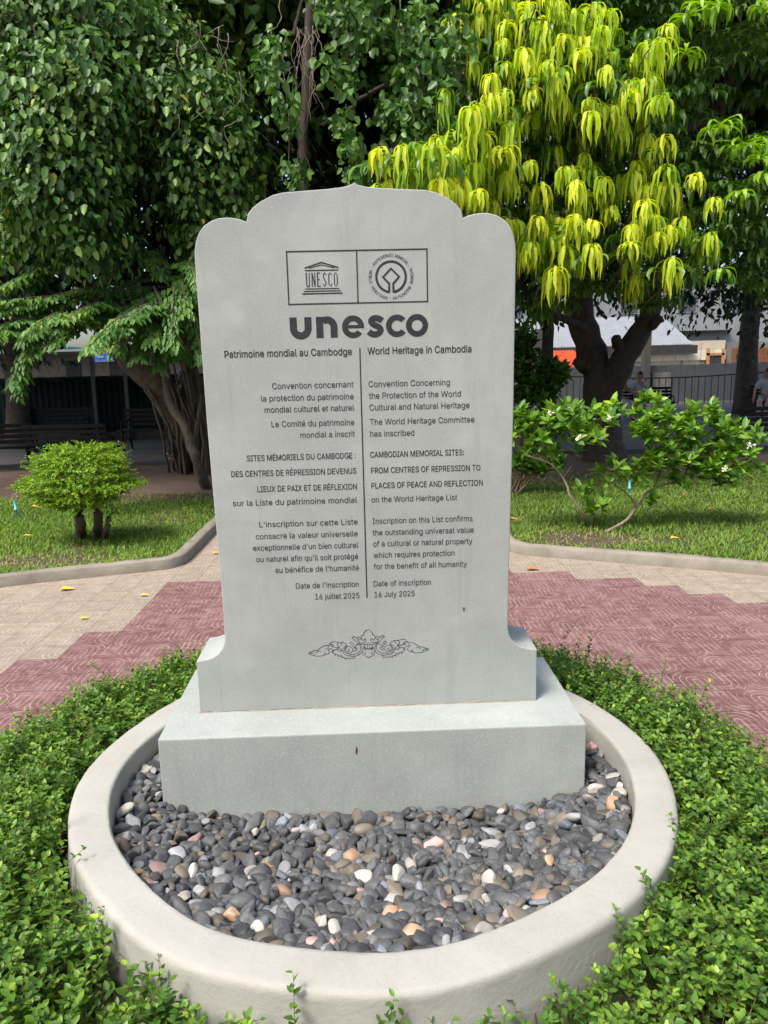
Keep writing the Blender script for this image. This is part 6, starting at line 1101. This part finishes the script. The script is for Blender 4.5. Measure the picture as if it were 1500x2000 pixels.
def left_house():
    Y = 34; t = thing('house', 'plain grey rendered house front behind the dark green fence', 'building', (0, 0, 0)); xa, xb = at(-1800, 700, Y)[0], at(620, 700, Y)[0]; zt_ = at(100, 695, Y)[2]
    bm_obj('wall', boxes((((xa+xb)/2, Y+3, zt_/2), (xb-xa, 6, zt_))), plain('weathered_render', (.19, .17, .15), (.13, .12, .11), 1.5, .9), t)
    for a, b in ((130, 158), (215, 240)):
        f = bm_obj('window', boxes(((at((a+b)/2, 720, Y)[0], Y-.02, 1.7), (at(b, 720, Y)[0]-at(a, 720, Y)[0], .1, 1.5))), plain('dark_frame', (.03, .03, .03), (.02, .02, .02), 4, .7), t)
    bm_obj('roof', boxes((((xa+xb)/2, Y+2.5, zt_+.08), (xb-xa+.4, 7, .14))), plain('old_roof', (.12, .115, .11), (.08, .078, .075), 2, .8), t)
    c = at(60, 680, 32); bm_obj('awning', boxes(((c[0], 32.6, c[2]), (3.4, 1.6, .08))), plain('turquoise_sheet', (.18, .55, .58), (.14, .45, .5), 2, .6), t)
    c = at(213, 698, 26); s = thing('street_sign', 'small blue sign with white markings above the dark green fence', 'sign', (c[0], 26, 0))
    bm_obj('panel', boxes(((0, 0, c[2]), (1.05, .04, .30))), SIGNB, s); bm_obj('markings', boxes(((-.28, -.03, c[2]+.02), (.2, .02, .08)), ((.05, -.03, c[2]-.03), (.16, .02, .14)), ((.32, -.03, c[2]+.04), (.12, .02, .1)), ((0, -.03, c[2]+.135), (1.0, .02, .018)), ((0, -.03, c[2]-.135), (1.0, .02, .018))), ZINC, s); bm_obj('pole', boxes(((0, .05, c[2]/2), (.07, .06, c[2]))), IRON, s)
left_house()

# ------------------------------------------------------------------ small things
CYAN = plain('light_blue_pipe', (.12, .48, .62), (.10, .42, .55), 20, .4)
def sprinkler(px, py, h, label):
    b = gp(px, py, .075); t = thing('sprinkler', label, 'sprinkler', b, 0, 'blue lawn sprinklers')
    V, F = tubes(np.array([[(0, 0, 0), (0, 0, h*.45), (0, 0, h*.46), (0, 0, h*.56), (0, 0, h*.57), (-.004, 0, h)]]), np.array([[.014, .014, .02, .02, .014, .014]]), 10); np_mesh('riser_pipe', V, F, CYAN, t, smooth=True)
    a = np.linspace(0, 2*math.pi, 20); P = np.stack([.03*np.cos(a), .01*np.sin(a), h+.045+.045*np.sin(a)], 1); V, F = tubes(P[None], np.full((1, 20), .004), 5); np_mesh('nozzle_ring', V, F, ZINC, t)
sprinkler(33, 1012, .21, 'light blue sprinkler pipe with a ring head at the left edge of the lawn'); sprinkler(1229, 969, .20, 'light blue sprinkler pipe half hidden behind the gardenia')
YL = plain('yellow_dead_leaf', (.72, .45, .05), (.6, .35, .05), 40, .6); BR = plain('brown_dead_leaf', (.45, .17, .05), (.35, .14, .05), 40, .7)
FALL = [(132, 1153, 0, .13, YL, 'largest yellow fallen leaf on the tan paving by the left kerb'), (283, 1165, 0, .08, YL, 'yellow fallen leaf on tan paving close to the red tiles'), (165, 1210, 0, .07, YL, 'small yellow fallen leaf on tan paving nearest the hedge'), (422, 1082, 0, .08, YL, 'yellow fallen leaf on the path beside the left edge of the memorial'),
        (68, 991, .12, .10, YL, 'yellow fallen leaf on the left lawn beside the blue sprinkler'), (54, 1048, .12, .09, YL, 'yellow fallen leaf on the left lawn below the blue sprinkler'), (1041, 1114, 0, .12, BR, 'orange brown fallen leaf on the paving right of the memorial'), (1392, 996, .12, .12, BR, 'brown fallen leaf on the right lawn in the middle of the grass'), (1318, 1053, .12, .10, YL, 'yellow fallen leaf on the right lawn near the kerb'), (1339, 968, .12, .10, BR, 'brown fallen leaf on the right lawn under the gardenia branches'), (1003, 1016, .12, .13, BR, 'brown fallen leaf at the grass edge beside the right side of the memorial')]
for px, py, z, L, m, lab in FALL:
    c = gp(px, py, z); a = rng.uniform(-.6, .6); T = np.array([[math.cos(a), math.sin(a), .05]]); V, F = leaves(np.array([[0, 0, .012]])-T*L/2, T, np.array([[.1, -.1, 1.0]]), L, L*.45, .1, .25)
    tag(np_mesh('fallen_leaf', V, F, m, loc=c), lab, 'leaf', 'fallen leaves')
